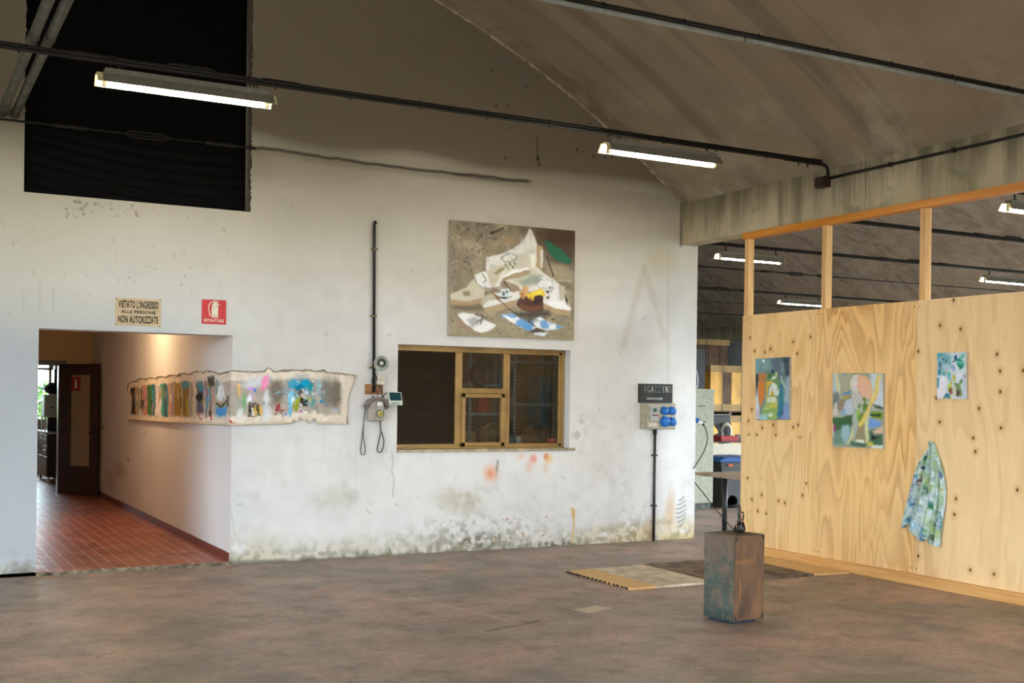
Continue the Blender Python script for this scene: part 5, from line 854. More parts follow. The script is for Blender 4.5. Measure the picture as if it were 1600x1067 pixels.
# ------------------------------------------------------------------ plywood partition under the beam
def plywood(name, seed, freq, dark, knots, kscale, bands=None, tone=(226, 186, 130)):
    t = NT(name); v = t.map((1, 1, 1), (seed, seed*1.7, seed*.6)); sx, sy, sz = t.sep()
    f1 = t.noise(1., 2, .45, v=t.map((1, 2.4, .42), (seed, seed*1.7, seed)), dist=.6); f2 = t.noise(1., 2, .5, v=t.map((1, 12, 3.0), (0, seed, 3)))
    ph_ = t.math('ADD', t.math('MULTIPLY', f1, freq), t.math('MULTIPLY', f2, .55)); fr = t.math('FRACT', ph_)
    line_ = t.ramp(fr, [(0, 0.), (.35, .25), (.80, 1.), (.90, .55), (1., 0.)])
    region = t.ramp(t.noise(1., 2, v=t.map((1, 1.6, .5), (2, seed, 1))), [(.35, .25), (.65, 1.)])
    c = t.mix(t.math('MULTIPLY', t.math('MULTIPLY', line_, region), dark), S(*tone), S(196, 140, 78))
    fine = t.noise(1., 3, .6, v=t.map((1, 110, 3), (0, seed, 0))); c = t.mix(t.ramp(fine, [(.4, .22), (.6, 0.)]), c, S(206, 160, 102))
    c = t.mix(t.ramp(t.noise(1.2, 3, v=v), [(.4, 0.), (.7, .4)]), c, S(236, 204, 156))
    if knots:
        vv = t.map((1, kscale, kscale*.8), (0, seed*3.1, seed)); vv = t.yz(vv); d = t.vor(1., vv, flat=True); col = t.vor(1., vv, out='Color', flat=True); rs = t.sep(col)[0]
        lim = t.math('GREATER_THAN', rs, 1-knots)
        if bands:
            bm_ = 0.
            for b0, b1 in bands: bm_ = t.math('ADD', bm_, t.math('MULTIPLY', t.math('GREATER_THAN', sz, b0), t.math('LESS_THAN', sz, b1)))
            lim = t.math('MULTIPLY', lim, bm_)
        kr = kscale*.021; c = t.mix(t.math('MULTIPLY', lim, t.ramp(t.math('DIVIDE', d, kr*2.4), [(.25, .55), (1., 0.)])), c, S(206, 156, 96))
        c = t.mix(t.math('MULTIPLY', lim, t.ramp(t.math('DIVIDE', d, kr), [(.5, 1.), (.75, 0.)])), c, S(134, 92, 52)); c = t.mix(t.math('MULTIPLY', lim, t.ramp(t.math('DIVIDE', d, kr), [(.15, .8), (.4, 0.)])), c, S(72, 44, 26))
    return t.out(c, .62, 0, .3, t.bump(fine, .08, .003))
M_LUMBER = NT('pine_lumber'); t = M_LUMBER; gr = t.noise(1., 3, .6, v=t.map((26, 26, 1.2))); kn = t.vor(2.2)
M_LUMBER = t.out(t.mix(t.ramp(kn, [(.05, .9), (.10, 0.)]), t.ramp(gr, [(.35, S(206, 158, 98)), (.65, S(228, 186, 128))]), S(120, 78, 40)), .6)
t = NT('pine_rail'); gr = t.noise(1., 3, .6, v=t.map((26, 1.2, 26))); kn = t.vor(1.9, t.map((1, 1, 1), (3, 1, 0)))
M_RAIL = t.out(t.mix(t.ramp(kn, [(.05, .8), (.11, 0.)]), t.ramp(gr, [(.35, S(204, 150, 86)), (.65, S(222, 172, 108))]), S(140, 92, 48)), .6)
t = NT('orange_stained_plate'); gr = t.noise(1., 3, .6, v=t.map((26, 1.2, 26))); M_PLATE = t.out(t.ramp(gr, [(.35, S(206, 130, 40)), (.65, S(224, 152, 62))]), .55)
YL = at_x(1159, 600, XP)[1]
pt_ = thing('plywood_partition', 'tall plywood partition with wooden posts under the concrete beam', 'partition', (XP+.05, 7.5, 0))
ys_ = [YL, 8.955, 7.668, 6.418, 5.168, 3.918, 2.668, 1.418]
specs = [(3.1, 9., .75, .8, 6.4, ((2.1, 2.42), (1.3, 1.62), (.45, .85))), (7.7, 15., 1.1, 0, 4, None), (12.3, 6., .5, .42, 4.6, None), (17.9, 11., .8, .3, 4.2, None)]
for i in range(7):
    i4 = i if i < 4 else 2+i % 2; sp_ = specs[i4]; part('plywood_sheet', MB().box(XP, ys_[i+1]+.0015, .02, XP+.018, ys_[i]-.0015, 2.635), plywood('plywood_%d' % i, *sp_, tone=((252, 208, 146), (250, 202, 134), (250, 212, 160), (248, 206, 152))[i4]), pt_)
for i in range(4):
    for z in (.15, 2.58):
        for y in (ys_[i]-.03, ys_[i+1]+.03): part('screw_head', MB().lathe([(.006, -.0015), (.006, .002)], (XP, y, z), (1, 0, 0), 8), M_RODM, pt_)
for y in (YL-.045, 8.90, 7.62, 6.35, 5.1, 3.85, 2.6, 1.45): part('post', MB().box(XP+.0185, y-.022, .0, XP+.098, y+.046, 3.49), M_LUMBER, pt_, .003)
part('top_plate', MB().box(XP+.004, 1.42, 3.49, XP+.106, YL+.035, 3.562), M_PLATE, pt_, .003, label='orange stained top plate')
part('bottom_rail', MB().box(XP-.045, 1.42, .0, XP-.001, YL-.35, .102), M_RAIL, pt_, .006)

# ------------------------------------------------------------------ pedestal and its small sculpture
q0 = np.array([5.600, 6.836]); ang = math.radians(6.5); ux = np.array([math.cos(ang), math.sin(ang)]); uy = np.array([-ux[1], ux[0]]); PW, PD, PZ0, PZ = .326, .315, .022, .665
pd = thing('pedestal', 'rusty box pedestal standing on the concrete floor', 'pedestal', (*(q0+ux*PW/2+uy*PD/2), 0))
a = lambda u, v, z: (*(q0+ux*u+uy*v), z)
g = Art(0, 0, PD, PZ, 60, 120, (108, 93, 79)); g.var(.12, 10, 6, 1); mk = np.clip((g.Y-.10+(vnoise(120, 60, 8, 8, 2)-.5)*.12)/.06, 0, 1); g.blot((66, 86, 80), 16, 8, 3, .30, .35, .85, mk); g.blot((46, 68, 64), 9, 5, 5, .5, .25, .6, mk); g.put(np.clip((g.Y-.56)/.08, 0, 1), (40, 60, 58), .8); g.blot((112, 96, 82), 24, 12, 8, .55, .15, .5)
uu_ = np.linspace(PD, 0, 60); vv_ = np.linspace(PZ, PZ0, 120); Pl = np.array([[a(-.0006, u, z) for u in uu_] for z in vv_])
M_RUST = painted('rust_patina', .6, .35, .3, 90)
m = MB(); m.obox((*(q0+ux*PW/2+uy*PD/2), (PZ+PZ0)/2), (PW, PD, PZ-PZ0), (*ux, 0)); part('shell', m, plain('rusty_steel', S(118, 92, 74), .6, .1, .35, .35, 9, .3), pd, .004)
part('side_panel', MB().grid(Pl, False), M_RUST, pd, col=g.A, label='teal stained left side')
g = Art(0, 0, PW, PZ, 70, 130, (102, 76, 57)); g.var(.14, 9, 6, 11); g.blot((84, 62, 46), 8, 5, 12, .5, .3, .6); g.blot((118, 86, 58), 7, 6, 14, .55, .25, .6); g.ell(.10, .20, .10, .018, (138, 98, 46), 0, 1., .6); g.ell(.09, .16, .012, .12, (124, 90, 52), 0, 1., .5); g.ell(.06, .42, .01, .10, (150, 104, 58), 0, .8, .6); g.ell(.12, .55, .06, .10, (74, 54, 40), 0, .9, .7); g.ell(.25, .6, .05, .07, (134, 96, 60), 0, 1., .5); g.ell(.07, .61, .04, .05, (60, 48, 38), 0, .9, .7)
c_ = .03; hw = [(.006, c_), (c_*1.05, .008), (PW-c_*1.05, .008), (PW-.006, c_), (PW-.006, PZ-PZ0-c_), (PW-c_, PZ-PZ0-.008), (c_, PZ-PZ0-.008), (.006, PZ-PZ0-c_)]
us = np.linspace(.008, PW-.008, 70); zs_ = np.linspace(PZ-.008, PZ0+.008, 130); Pf = np.array([[a(u, -.003, z) for u in us] for z in zs_])
part('front_panel', MB().grid(Pf, False), M_RUST, pd, col=g.A, solid=.003, label='brown rusted front')
M_PB = plain('pedestal_black', S(20, 20, 20), .6)
for su in (0, 1):
    for sz_ in (0, 1):
        u0 = .010 if su == 0 else PW-.010; z0 = PZ0+.010 if sz_ == 0 else PZ-.010; du = .046*(1 if su == 0 else -1); dz = .054*(1 if sz_ == 0 else -1)
        arcp = [(u0, z0), (u0+du, z0), (u0+du*.45, z0+dz*.12), (u0+du*.18, z0+dz*.45), (u0, z0+dz)]
        part('corner_gap', MB().extrude([a(u, -.0065, z) for u, z in arcp], (*(uy*.002), 0)), M_PB, pd, label='black gap at a corner of the front')
part('foot', MB().obox((*(q0+ux*PW*.46+uy*PD*.5), PZ0/2), (PW*.74, PD*.8, PZ0), (*ux, 0)), plain('dark_blue_foot', S(36, 44, 62), .5), pd)
m = MB(); m.obox((*(q0+ux*PW/2+uy*(PD*.62)), PZ+.001), (PW*.86, PD*.6, .002), (*ux, 0)); part('top_recess', m, plain('dark_top_seam', S(74, 58, 46), .7), pd, label='darker inset on the top')
# bronze twig sculpture
M_BRZ = plain('dark_bronze', S(74, 72, 68), .35, .75, .5, .4, 30); M_COP = plain('copper_tip', S(206, 140, 112), .4, .6)
base = np.array(a(PW*.60, PD*.42, PZ+.002)); sc_ = thing('sculpture', 'small dark bronze twig sculpture on the pedestal', 'sculpture', base)
pr = np.random.RandomState(8); bmx = bmesh.new(); bmesh.ops.create_icosphere(bmx, subdivisions=3, radius=1); m = MB()
m.add([tuple(base+np.array([(.040-.014*v.co.z)*v.co.x*(1+.7*(pr.rand()-.5)), .034*v.co.y*(1+.6*(pr.rand()-.5)), .040*(v.co.z+1)*(1+.5*(pr.rand()-.5))])) for v in bmx.verts], [tuple(v.index for v in f.verts) for f in bmx.faces], True); bmx.free(); part('lump', m, M_BRZ, sc_)
R_ = np.array([*ux, 0])
def twig(pts, r0, r1, mat=M_BRZ, name='twig'):
    P_0 = [base+R_*p[0]+np.array([0, p[2] if len(p) > 2 else 0, p[1]]) for p in pts]; out = []
    for A_, B_ in zip(P_0[:-1], P_0[1:]):
        for k in range(4): out.append(A_+(B_-A_)*k/4+pr.randn(3)*.0016)
    out.append(P_0[-1]); part(name, MB().tube(out, [r0+(r1-r0)*i/(len(out)-1)+abs(pr.randn())*.0014 for i in range(len(out))], 8), mat, sc_)
twig([(-.004, .05), (-.010, .085), (-.008, .12), (-.014, .15), (-.006, .175), (-.010, .20)], .014, .003); twig([(-.004, .06), (-.016, .10), (-.012, .13), (-.018, .158), (-.012, .19), (0, .196)], .009, .002)
twig([(.004, .055), (.012, .095), (.010, .13), (.006, .16), (.008, .185)], .004, .002, plain('rose_bronze', S(150, 100, 88), .4, .5)); twig([(.008, .155), (.022, .156), (.036, .150), (.036, .128), (.034, .11), (.026, .085)], .004, .003); twig([(.034, .135), (.032, .115), (.030, .10)], .006, .004)
twig([(.010, .04), (.024, .065), (.030, .088)], .015, .006); twig([(-.02, .02), (-.034, .035), (-.038, .05)], .006, .004); twig([(-.038, .050), (-.039, .058)], .005, .004, M_COP, 'copper_tip'); twig([(-.008, .06), (-.012, .078)], .006, .004, M_COP, 'copper_tip'); twig([(-.008, .19), (-.012, .205), (-.002, .208)], .005, .003)

# ------------------------------------------------------------------ boards lying on the floor
M_CHIP = plain('chipboard', S(228, 188, 128), .7, var=.14, scale=60); M_WHB = plain('whitewashed_board', S(226, 212, 186), .65, var=.25, scale=6); M_PLK = plain('weathered_plank', S(150, 122, 96), .75, var=.4, scale=7); M_DKB = plain('dark_weathered_board', S(138, 118, 98), .75, var=.4, scale=5)
FB = 'boards laid flat on the floor'
def floor_board(pts, th, mat, label):
    o = thing('floor_board', label, 'board', (*np.mean(np.array(pts), 0)[:2], 0), FB); part('panel', MB().extrude([(x, y, .0) for x, y in pts], (0, 0, th)), mat, o, .002); return o
yn, yb = 8.463, 9.60
e_ = floor_board([(5.785, yn), (6.06, yn), (6.09, yb-.02), (5.80, yb-.03)], .022, M_CHIP, 'tan chipboard strip at the left end of the flat boards')
pr = np.random.RandomState(6); M_TAPE = plain('black_tape_bits', S(66, 52, 40), .7)
for k in range(15): y = yn+.05+k*.072; part('dark_chip', MB().box(5.778, y, .003, 5.787+k*.001, y+pr.uniform(.02, .05), .019), M_TAPE, e_)
floor_board([(6.065, yn), (6.70, yn), (6.72, yb+.02), (6.095, yb-.02)], .022, M_WHB, 'pale whitewashed board next to the tan chipboard strip')
floor_board([(6.705, yn+.02), (6.83, yn+.02), (6.86, yb+.05), (6.725, yb+.02)], .028, M_PLK, 'narrow brown plank between the pale and the dark boards')
floor_board([(6.836, yn+.01), (7.38, yn), (7.40, yb+.06), (6.866, yb+.05)], .024, M_DKB, 'dark weathered board just behind the pedestal')
floor_board([(7.385, yn), (7.90, yn-.02), (7.95, yb+.05), (7.405, yb+.06)], .022, M_DKB, 'dark weathered board right of the pedestal')
floor_board([(7.905, yn-.02), (8.34, yn-.05), (8.345, yb+.03), (7.955, yb+.04)], .018, M_CHIP, 'tan chipboard strip along the foot of the plywood')

# ------------------------------------------------------------------ corridor end: open door, small sign, office furniture
dr = bpy.data.objects.new('door_1', None); C.objects.link(dr); tag(dr, 'dark brown glazed door standing open at the corridor end', None, kind='structure')
HX, HY, TX, TY = 2.50, 20.15, 2.965, 19.25; ln = math.hypot(TX-HX, TY-HY); dx = np.array([(TX-HX)/ln, (TY-HY)/ln, 0]); dn = np.array([dx[1], -dx[0], 0])
if dn[1] > 0: dn = -dn
D_ = lambda s, z, o=0: np.array([HX, HY, 0])+dx*s+dn*o+np.array([0, 0, z])
def dbox(m, s0, z0, s1, z1, o0, o1): return m.extrude([D_(s0, z0, o0), D_(s1, z0, o0), D_(s1, z1, o0), D_(s0, z1, o0)], dn*(o1-o0))
m = MB(); gl0, gl1, gz0, gz1 = .30*ln, .80*ln, .50, 1.965
for q in ((0, .04, gl0, 2.14), (gl1, .04, ln, 2.14), (gl0, .04, gl1, gz0), (gl0, gz1, gl1, 2.14)): dbox(m, *q, 0, .04)
struct('leaf', m, M_WOODDARK, dr, .003); m = MB(); dbox(m, gl0, gz0, gl1, gz1, .017, .023); struct('pane', m, plain('opaque_beige_pane', S(158, 136, 106), .45, 0, .5, .06), dr)  # opaque beige pane standing in for the lit wall behind clear glass
m = MB().tube([D_(ln-.07, 1.05, .04), D_(ln-.07, 1.05, .085), D_(ln-.19, 1.05, .085)], .010, 8); dbox(m, ln-.095, .92, ln-.045, 1.14, .04, .046); struct('door_handle', m, M_BLACK, dr)
fr = bpy.data.objects.new('trim_3', None); C.objects.link(fr); tag(fr, 'dark wooden frame of the corridor end doorway', None, kind='structure')
struct('jamb', MB().box(2.46, CY1-.02, .03, 2.52, CY1+.14, 2.2).box(1.6, CY1-.02, .03, 1.66, CY1+.14, 2.2), plain('pale_jamb', S(206, 214, 214), .3), fr); struct('lintel', MB().box(1.55, CY1-.03, 2.12, 2.58, CY1+.14, 2.2), M_WOODDARK, fr)
so_ = thing('wall_sign', 'small red extinguisher sign on the beige pane of the corridor door', 'sign', D_(gl0+.12, 1.71, .024)); m = MB(); dbox(m, gl0+.01, 1.71, gl0+.24, 1.93, .0232, .026); part('board', m, plain('dull_red', S(150, 34, 32), .5), so_)
m = MB(); dbox(m, gl0+.09, 1.75, gl0+.15, 1.86, .026, .0272); dbox(m, gl0+.105, 1.86, gl0+.135, 1.90, .026, .0272); part('pictogram', m, M_SIGNW, so_)
sw = solo('light_switch', MB().box(CX-.012, 19.0, 1.10, CX, 19.06, 1.18), plain('switch_grey', S(150, 140, 128), .5), 'small light switch on the corridor wall next to the open door', 'switch', bevel=.003)
ob = thing('cabinet', 'dark office cabinet with drawers beyond the far corridor doorway', 'cabinet', (2.76, 22.9, .032))
M_CABD = plain('cabinet_dark', S(58, 40, 32), .35); M_CABF = plain('cabinet_front', S(120, 96, 76), .3); M_CHR = plain('chrome', S(210, 214, 216), .25, .8)
part('body', MB().box(2.56, 22.4, .14, CX-.01, 23.7, .92), M_CABD, ob, .004); part('worktop', MB().box(2.52, 22.36, .92, CX-.005, 23.74, .96), plain('pale_top', S(206, 214, 220), .25), ob, .004)
for k, (y0, y1, z0, z1) in enumerate(((22.42, 23.05, .72, .90), (22.42, 23.05, .52, .70), (23.07, 23.68, .72, .90))):
    d_ = part('drawer', MB().box(2.545, y0, z0, 2.56, y1, z1), M_CABF, ob, .003); part('pull', MB().box(2.53, (y0+y1)/2-.08, (z0+z1)/2-.01, 2.545, (y0+y1)/2+.08, (z0+z1)/2+.01), M_CHR, d_)
for (y0, y1) in ((22.42, 23.05), (23.07, 23.68)): d_ = part('door', MB().box(2.545, y0, .15, 2.56, y1, .50), M_CABF, ob, .003); part('pull', MB().box(2.53, y1-.08, .3, 2.545, y1-.05, .42), M_CHR, d_)
for x in (2.59, 2.95):
    for y in (22.44, 23.66): part('leg', MB().box(x-.02, y-.02, .032, x+.02, y+.02, .14), M_CHR, ob)
ov = thing('oven', 'small white oven stacked on the office cabinet', 'oven', (2.63, 22.66, 1.25)); part('body', MB().box(2.50, 22.42, 1.25, 2.76, 22.9, 1.61), plain('oven_white', S(200, 214, 206), .4), ov, .008); part('top', MB().box(2.49, 22.40, 1.61, 2.78, 22.92, 1.635), M_WHITEP, ov, .004); part('handle', MB().box(2.60, 22.405, 1.40, 2.66, 22.42, 1.42), M_BLACK, ov)
rk = thing('rack', 'dark metal rack holding the oven above the office cabinet', 'rack', (2.76, 22.9, .96)); part('shelf', MB().box(2.49, 22.40, 1.225, 2.78, 22.95, 1.25), M_WHITEP, rk); part('back_panel', MB().box(2.60, 22.8, .96, 2.78, 22.9, 1.225), M_BLACK, rk); 
for y in (22.42, 22.93): part('leg', MB().box(2.50, y-.015, .96, 2.53, y+.015, 1.225), M_CHR, rk)
pr = np.random.RandomState(21); bmx = bmesh.new(); bmesh.ops.create_icosphere(bmx, subdivisions=3, radius=1); m = MB(); m.add([(2.66+.12*v.co.x*(1+.2*pr.rand()), 22.66+.2*v.co.y, 1.635+.095*(1+v.co.z)*(1+.2*pr.rand())) for v in bmx.verts], [tuple(v.index for v in f.verts) for f in bmx.faces], True); bmx.free(); solo('black_bag', m, M_BLACK, 'crumpled black bag on top of the white oven', 'bag')
lk_ = thing('locker', 'tall dark locker behind the office cabinet', 'locker', (3.05, 23.95, .032)); part('body', MB().box(2.82, 23.75, .031, 3.35, 24.2, 2.12), M_CABD, lk_, .004); part('door', MB().box(2.84, 23.735, .08, 3.33, 23.75, 2.08), M_CABD, lk_, .003)
solo('white_carton', MB().box(2.84, 23.8, 2.121, 3.2, 24.1, 2.25), M_WHITEP, 'white carton on top of the dark office locker', 'box', bevel=.003)
cl = bpy.data.lights.new('corridor_bulb', 'POINT'); cl.energy = 44; cl.color = (1, .66, .36); cl.shadow_soft_size = .05; clo = bpy.data.objects.new('corridor_bulb', cl); C.objects.link(clo); clo.location = (2.2, 14.7, 2.60)
clp = thing('ceiling_lamp', 'warm bulb lamp on the corridor ceiling above the lintel', 'lamp', (2.2, 14.7, 2.6)); part('rose', MB().lathe([(.06, 0), (.06, .03)], (2.2, 14.7, 2.87)), M_WHITEP, clp); part('stem', MB().tube([(2.2, 14.7, 2.88), (2.2, 14.7, 2.70)], .012), M_WHITEP, clp)
clo.parent = clp; clo.location = (0, 0, .0)
# hedge outside the office window
pr = np.random.RandomState(31); m = MB(); M_LEAF = plain('hedge_leaf', S(110, 150, 66), .7, var=.5, scale=3)
for k in range(2600):
    c = np.array([pr.uniform(-1.5, 4.5), pr.uniform(31, 33), pr.uniform(.0, 2.0)**1.0]); c[2] = min(c[2], 1.75+.25*math.sin(c[0]*2.1)+.15*math.sin(c[0]*5)); d1 = pr.randn(3); d1 /= np.linalg.norm(d1); d2 = np.cross(d1, pr.randn(3)); d2 /= np.linalg.norm(d2); s_ = pr.uniform(.08, .17); m.quad(c-d1*s_, c+d2*s_*.5, c+d1*s_, c-d2*s_*.5)
solo('hedge', m, M_LEAF, 'bright green hedge outside the office window', 'hedge')
struct('ground_outside', MB().box(-12, 26.3, -.12, 8, 60, -.05), plain('grass', S(140, 170, 84), .9, var=.4, scale=2))

# ------------------------------------------------------------------ things in the next bay, seen past the wall end
def py(px, y, Y): return at_y(px, y, Y)
tb = thing('work_table', 'wooden topped work table with a black leg past the wall end', 'table', (9.6, 11.7, 0))
m = MB(); m.extrude([(9.02, 11.88, .735), (8.98, 10.85, .735), (10.3, 10.8, .735), (10.35, 11.86, .735)], (0, 0, .03)); part('tabletop', m, plain('grey_wood_top', S(168, 146, 120), .6, var=.3, scale=5), tb, .003)
q = at_z(1124, 842, .0); part('leg', MB().tube([(9.30, 11.55, 0), (9.30, 11.55, .735)], .032, 16), M_BLACK, tb); part('leg', MB().tube([(10.2, 11.0, 0), (10.2, 11.0, .735)], .032, 16), M_BLACK, tb); part('leg', MB().tube([(10.25, 11.7, 0), (10.25, 11.7, .735)], .032, 16), M_BLACK, tb)
M_CABG = plain('cabinet_grey_green', S(172, 174, 152), .5, var=.12)
cb = thing('tall_cabinet', 'tall grey green metal cabinet behind the end of the wall', 'cabinet', (11.1, 14.5, 0))
part('body', MB().box(10.70, 14.30, .10, 11.28, 14.85, 1.84), M_CABG, cb, .006); part('plinth', MB().box(10.72, 14.33, 0, 11.26, 14.83, .10), plain('plinth_dark', S(96, 104, 96), .5, var=.4), cb); part('top_cap', MB().box(10.69, 14.29, 1.81, 11.29, 14.86, 1.86), M_CABG, cb, .004)
for z in (1.60, 1.36): part('handle', MB().tube([(10.98, 14.29, z), (10.98, 14.25, z-.005), (11.09, 14.25, z-.005), (11.09, 14.29, z)], .006, 6), M_GALV, cb)
pl = thing('power_plug', 'blue and white plug with a black cable hanging past the wall end', 'plug', (8.75, YW+.05, 1.43))
part('socket', MB().tube([at_y(1087, 656, YW+.1), at_y(1092, 658, YW+.06)], .030, 14), M_BLUE, pl); part('plug_body', MB().tube([at_y(1091, 659.5, YW+.05), at_y(1097, 662, YW+.03)], .026, 14), M_WHITEP, pl); part('plug_end', MB().tube([at_y(1096.5, 662, YW+.03), at_y(1100, 664, YW+.02)], [.022, .014], 12), M_BLACK, pl)
pts = [at_y(x, y, YW+.02-.004*i) for i, (x, y) in enumerate([(1100, 664), (1103, 672), (1105.5, 684), (1103, 697), (1098, 709), (1090, 722), (1083.5, 732)])]+[(9.0, 11.87, .80), (8.97, 11.80, .70), (9.02, 11.6, .5), (9.10, 11.4, .28), (9.2, 11.2, .08), (9.3, 11.05, .012), (9.6, 10.8, .012)]
m = MB(); PP = [np.array(p) for p in pts]; den = []
for i in range(len(PP)-1):
    p0, p1, p2, p3 = PP[max(i-1, 0)], PP[i], PP[i+1], PP[min(i+2, len(PP)-1)]
    for k in range(5): s_ = k/5; den.append(.5*((2*p1)+(-p0+p2)*s_+(2*p0-5*p1+4*p2-p3)*s_**2+(-p0+3*p1-3*p2+p3)*s_**3))
den.append(PP[-1]); part('cable', MB().tube(den, .0065, 8), M_BLACK, pl)
bn = thing('wheeled_bin', 'dark wheeled bin with a blue lid behind the work table', 'bin', (12.1, 14.6, 0)); M_BIN = plain('bin_dark', S(62, 64, 62), .5); M_BINB = plain('bin_blue', S(30, 88, 150), .4)
y0 = 14.35; xL = py(1126, 760, y0)[0]
part('body', MB().extrude([(xL+.05, y0, .04), (xL+.02, y0, .60), (xL, y0, .72), (xL+.75, y0, .72), (xL+.72, y0, .04)], (0, .7, 0)), M_BIN, bn, .01); part('lid', MB().extrude([(xL-.03, y0-.04, .72), (xL-.03, y0-.04, .76), (xL+.1, y0-.04, .80), (xL+.8, y0-.04, .80), (xL+.8, y0-.04, .72)], (0, .78, 0)), M_BINB, bn, .01)
for x in (xL+.24, xL+.66): part('wheel', MB().lathe([(.03, 0), (.10, .0), (.10, .05), (.03, .05)], (x, y0+.0, .10), (0, 1, 0), 20), M_PB, bn)
part('sticker', MB().box(xL+.12, y0-.042, .655, xL+.20, y0-.035, .69), plain('orange_sticker', S(214, 84, 30), .4), bn)
sh = thing('low_shelf', 'low dark shelf standing behind the blue lidded bin', 'shelf', (12.3, 15.6, 0)); part('board', MB().box(11.6, 15.4, .98, 13.4, 15.9, 1.0), M_WOODDARK, sh)
for x in (11.65, 12.4, 13.3): part('leg', MB().box(x-.03, 15.42, 0, x+.03, 15.48, .98), M_WOODDARK, sh)
solo('leaning_board', MB().box(11.6, 15.36, .72, 13.3, 15.385, .965), M_CREAM, 'cream board leaning under the low dark shelf', 'board')
solo('red_case', MB().box(12.35, 15.45, 1.0, 12.72, 15.7, 1.09), plain('case_red', S(166, 34, 34), .45), 'red case lying on the low dark shelf', 'case', bevel=.006)
solo('white_tub', MB().lathe([(.10, 0), (.12, .10), (.125, .11)], (12.92, 15.6, 1.0)), M_WHITEP, 'white tub next to the red case on the shelf', 'tub')
ch = thing('plastic_chair', 'white plastic chair mostly hidden beside the tall cabinet', 'chair', (12.05, 16.2, 0)); part('leg', MB().tube([(11.98, 16.0, 0), (12.05, 16.1, .45)], [.018, .024], 8), M_CREAM, ch); part('leg', MB().tube([(12.45, 16.0, 0), (12.38, 16.1, .45)], [.018, .024], 8), M_CREAM, ch); part('leg', MB().tube([(12.0, 16.5, 0), (12.05, 16.45, .45)], [.018, .024], 8), M_CREAM, ch); part('leg', MB().tube([(12.45, 16.5, 0), (12.38, 16.45, .45)], [.018, .024], 8), M_CREAM, ch); part('seat', MB().box(12.0, 16.05, .44, 12.43, 16.5, .47), M_CREAM, ch, .008); part('backrest', MB().box(12.0, 16.47, .47, 12.43, 16.5, .85), M_CREAM, ch, .008)
# hose hung on a dark frame
fr_ = thing('machine_guard', 'dark steel guard with a cut out arch holding a hose', 'guard', (13.4, 17.4, 0)); Yg = 17.2
A_ = lambda px, y: at_y(px, y, Yg); tl = A_(1109, 648); 
arcP = [A_(1106, 649), A_(1141, 649), A_(1141, 722), A_(1124, 722), A_(1124, 700), A_(1125.5, 682), A_(1123, 672), A_(1117, 664), A_(1106, 655)]
part('plate', MB().extrude(arcP, (0, .03, 0)), plain('guard_black', S(44, 46, 46), .5), fr_); part('top_edge', MB().extrude([A_(1105, 647), A_(1142, 647), A_(1142, 650), A_(1105, 650)], (0, .10, 0)), plain('guard_grey', S(126, 128, 122), .5), fr_); part('brace', MB().extrude([A_(1106, 684), A_(1126, 675), A_(1126, 686), A_(1106, 693)], (0, .02, 0)), plain('guard_black2', S(50, 54, 56), .5), fr_)
for px in (1107, 1139): b_ = A_(px, 720); part('leg', MB().box(b_[0]-.03, Yg, 0, b_[0]+.03, Yg+.06, b_[2]), M_BLACK, fr_)
m = MB()
for k in range(4):
    rx, rz, dz = 8.2-.5*k, 20.5-3.2*k, 1.5*k; m.tube([at_y(1135+rx*math.cos(q)*(1-.15*math.sin(q)), 681-dz*1.3+rz*math.sin(q), Yg-.06-.012*k) for q in np.linspace(0, 6.283, 30)], .014, 6, False)
solo('hose_coil', m, plain('pale_hose', S(176, 172, 150), .5), 'pale hose coiled on the dark guard in the far bay', 'hose')
dc_ = thing('storage_rack', 'dark rack with a pale drum edge behind the tall cabinet', 'rack', (14.6, 19.6, 0)); Yd = 19.5
p0, p1 = py(1080, 545, Yd), py(1101, 625, Yd); part('panel', MB().box(p0[0]-.4, Yd, 0, p1[0], Yd+.4, p0[2]), plain('rack_dark', S(52, 52, 52), .6), dc_); part('drum_rim', MB().lathe([(.44, 0), (.48, .02), (.44, .04)], (p0[0]-.30, Yd-.05, py(1085, 595, Yd)[2]), (0, 1, 0), 32, False), plain('rim_grey', S(150, 164, 172), .5), dc_)
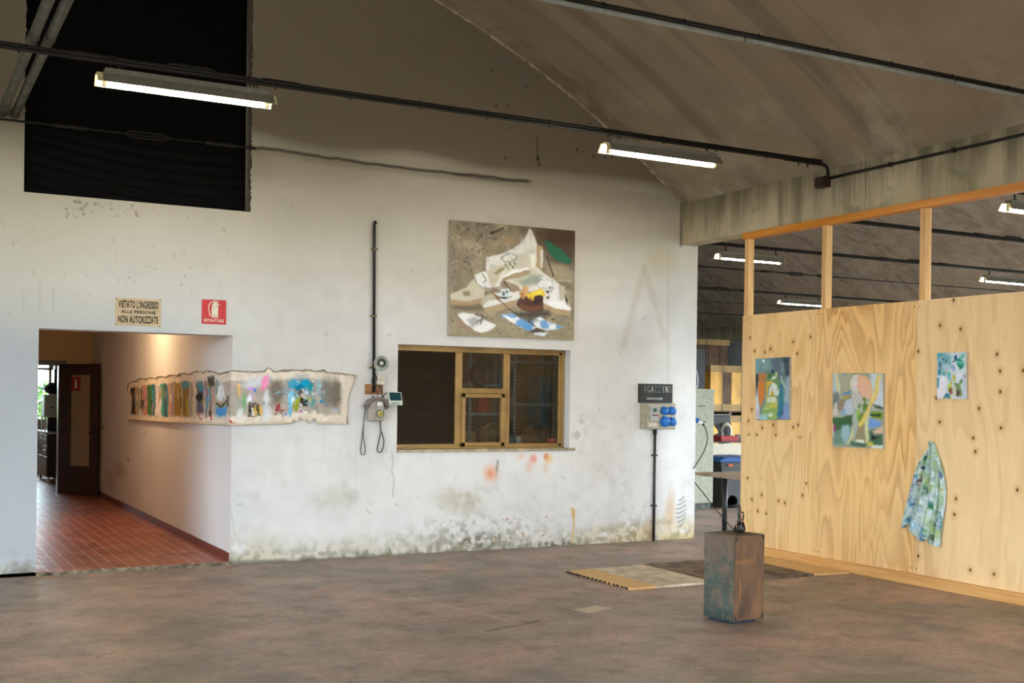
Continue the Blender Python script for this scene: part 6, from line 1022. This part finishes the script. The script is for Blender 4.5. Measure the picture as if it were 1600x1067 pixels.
# strapped loads of yellow crates and brown boxes
M_YEL = plain('yellow_crate', S(214, 158, 26), .5, var=.2, scale=3); M_BRN = plain('brown_board', S(104, 78, 56), .8, var=.3, scale=3); M_CAP = plain('kraft_cap', S(168, 138, 92), .8, var=.2, scale=3)
def load(x0, x1, Y, d, z0, z1, cols_, label, pallet=True):
    o = thing('pallet_load', label, 'pallet load', ((x0+x1)/2, Y+d/2, z0), 'strapped loads in the far bay'); zb = z0
    if pallet:
        m = MB(); m.box(x0, Y, z0+.09, x1, Y+d, z0+.12)
        for k in range(3): xx_ = x0+(x1-x0-.1)*k/2; m.box(xx_, Y, z0, xx_+.1, Y+d, z0+.09)
        part('pallet', m, M_BRN, o); zb = z0+.12
    part('bottom_cap', MB().box(x0-.01, Y-.01, zb, x1+.01, Y+d+.01, zb+.17), M_CAP, o); part('top_cap', MB().box(x0-.03, Y-.03, z1-.17, x1+.03, Y+d+.03, z1), M_CAP, o)
    xs_ = np.linspace(x0, x1, 200); edges_ = [x0+(x1-x0)*c[0] for c in cols_]+[x1]
    for (f_, mt), xa, xb_ in zip(cols_, edges_[:-1], edges_[1:]): part('crate_column' if mt is M_YEL else 'box_column', MB().box(xa+.004, Y, zb+.17, xb_-.004, Y+d, z1-.17), mt, o)
    for f_ in (.28, .75): xx_ = x0+(x1-x0)*f_; part('strap', MB().box(xx_-.008, Y-.034, zb, xx_+.008, Y-.028, z1+.004), M_BLACK, o)
    return o
Yp = 23.4; xl = py(1110, 600, Yp)[0]; zt1 = py(1130, 571, Yp)[2]; zt0 = py(1130, 648, Yp)[2]
YC = [(0, M_YEL), (.30, M_BRN), (.52, M_YEL), (.80, M_BRN)]
load(xl, xl+1.3, Yp, 1., zt0-zt1+zt0 if False else 0.0, zt0-.02, YC, 'lower strapped yellow load behind the blue lidded bin'); load(xl, xl+1.3, Yp, 1., zt0-.02, zt1, YC, 'upper strapped yellow load, topmost before the plywood edge')
YC2 = [(0, M_BRN), (.35, M_BRN), (.7, M_BRN)]
Yq = 27.5; xq = py(1098, 560, Yq)[0]; xr = py(1137.5, 560, Yq)[0]; zq = py(1110, 530, Yq)[2]; load(xq-.2, xr, Yq, 1., 0, 1.75, YC2, 'lower brown boxed load standing behind the yellow loads'); load(xq-.2, xr, Yq, 1., 1.75, zq, YC2, 'upper brown boxed load standing behind the yellow loads'); 
load(xq-1.6, xq-.25, Yq, 1., 0, 1.75, YC, 'lower yellow load mostly hidden behind the wall end'); load(xq-1.6, xq-.25, Yq, 1., 1.75, zq, YC, 'upper yellow load mostly hidden behind the wall end')
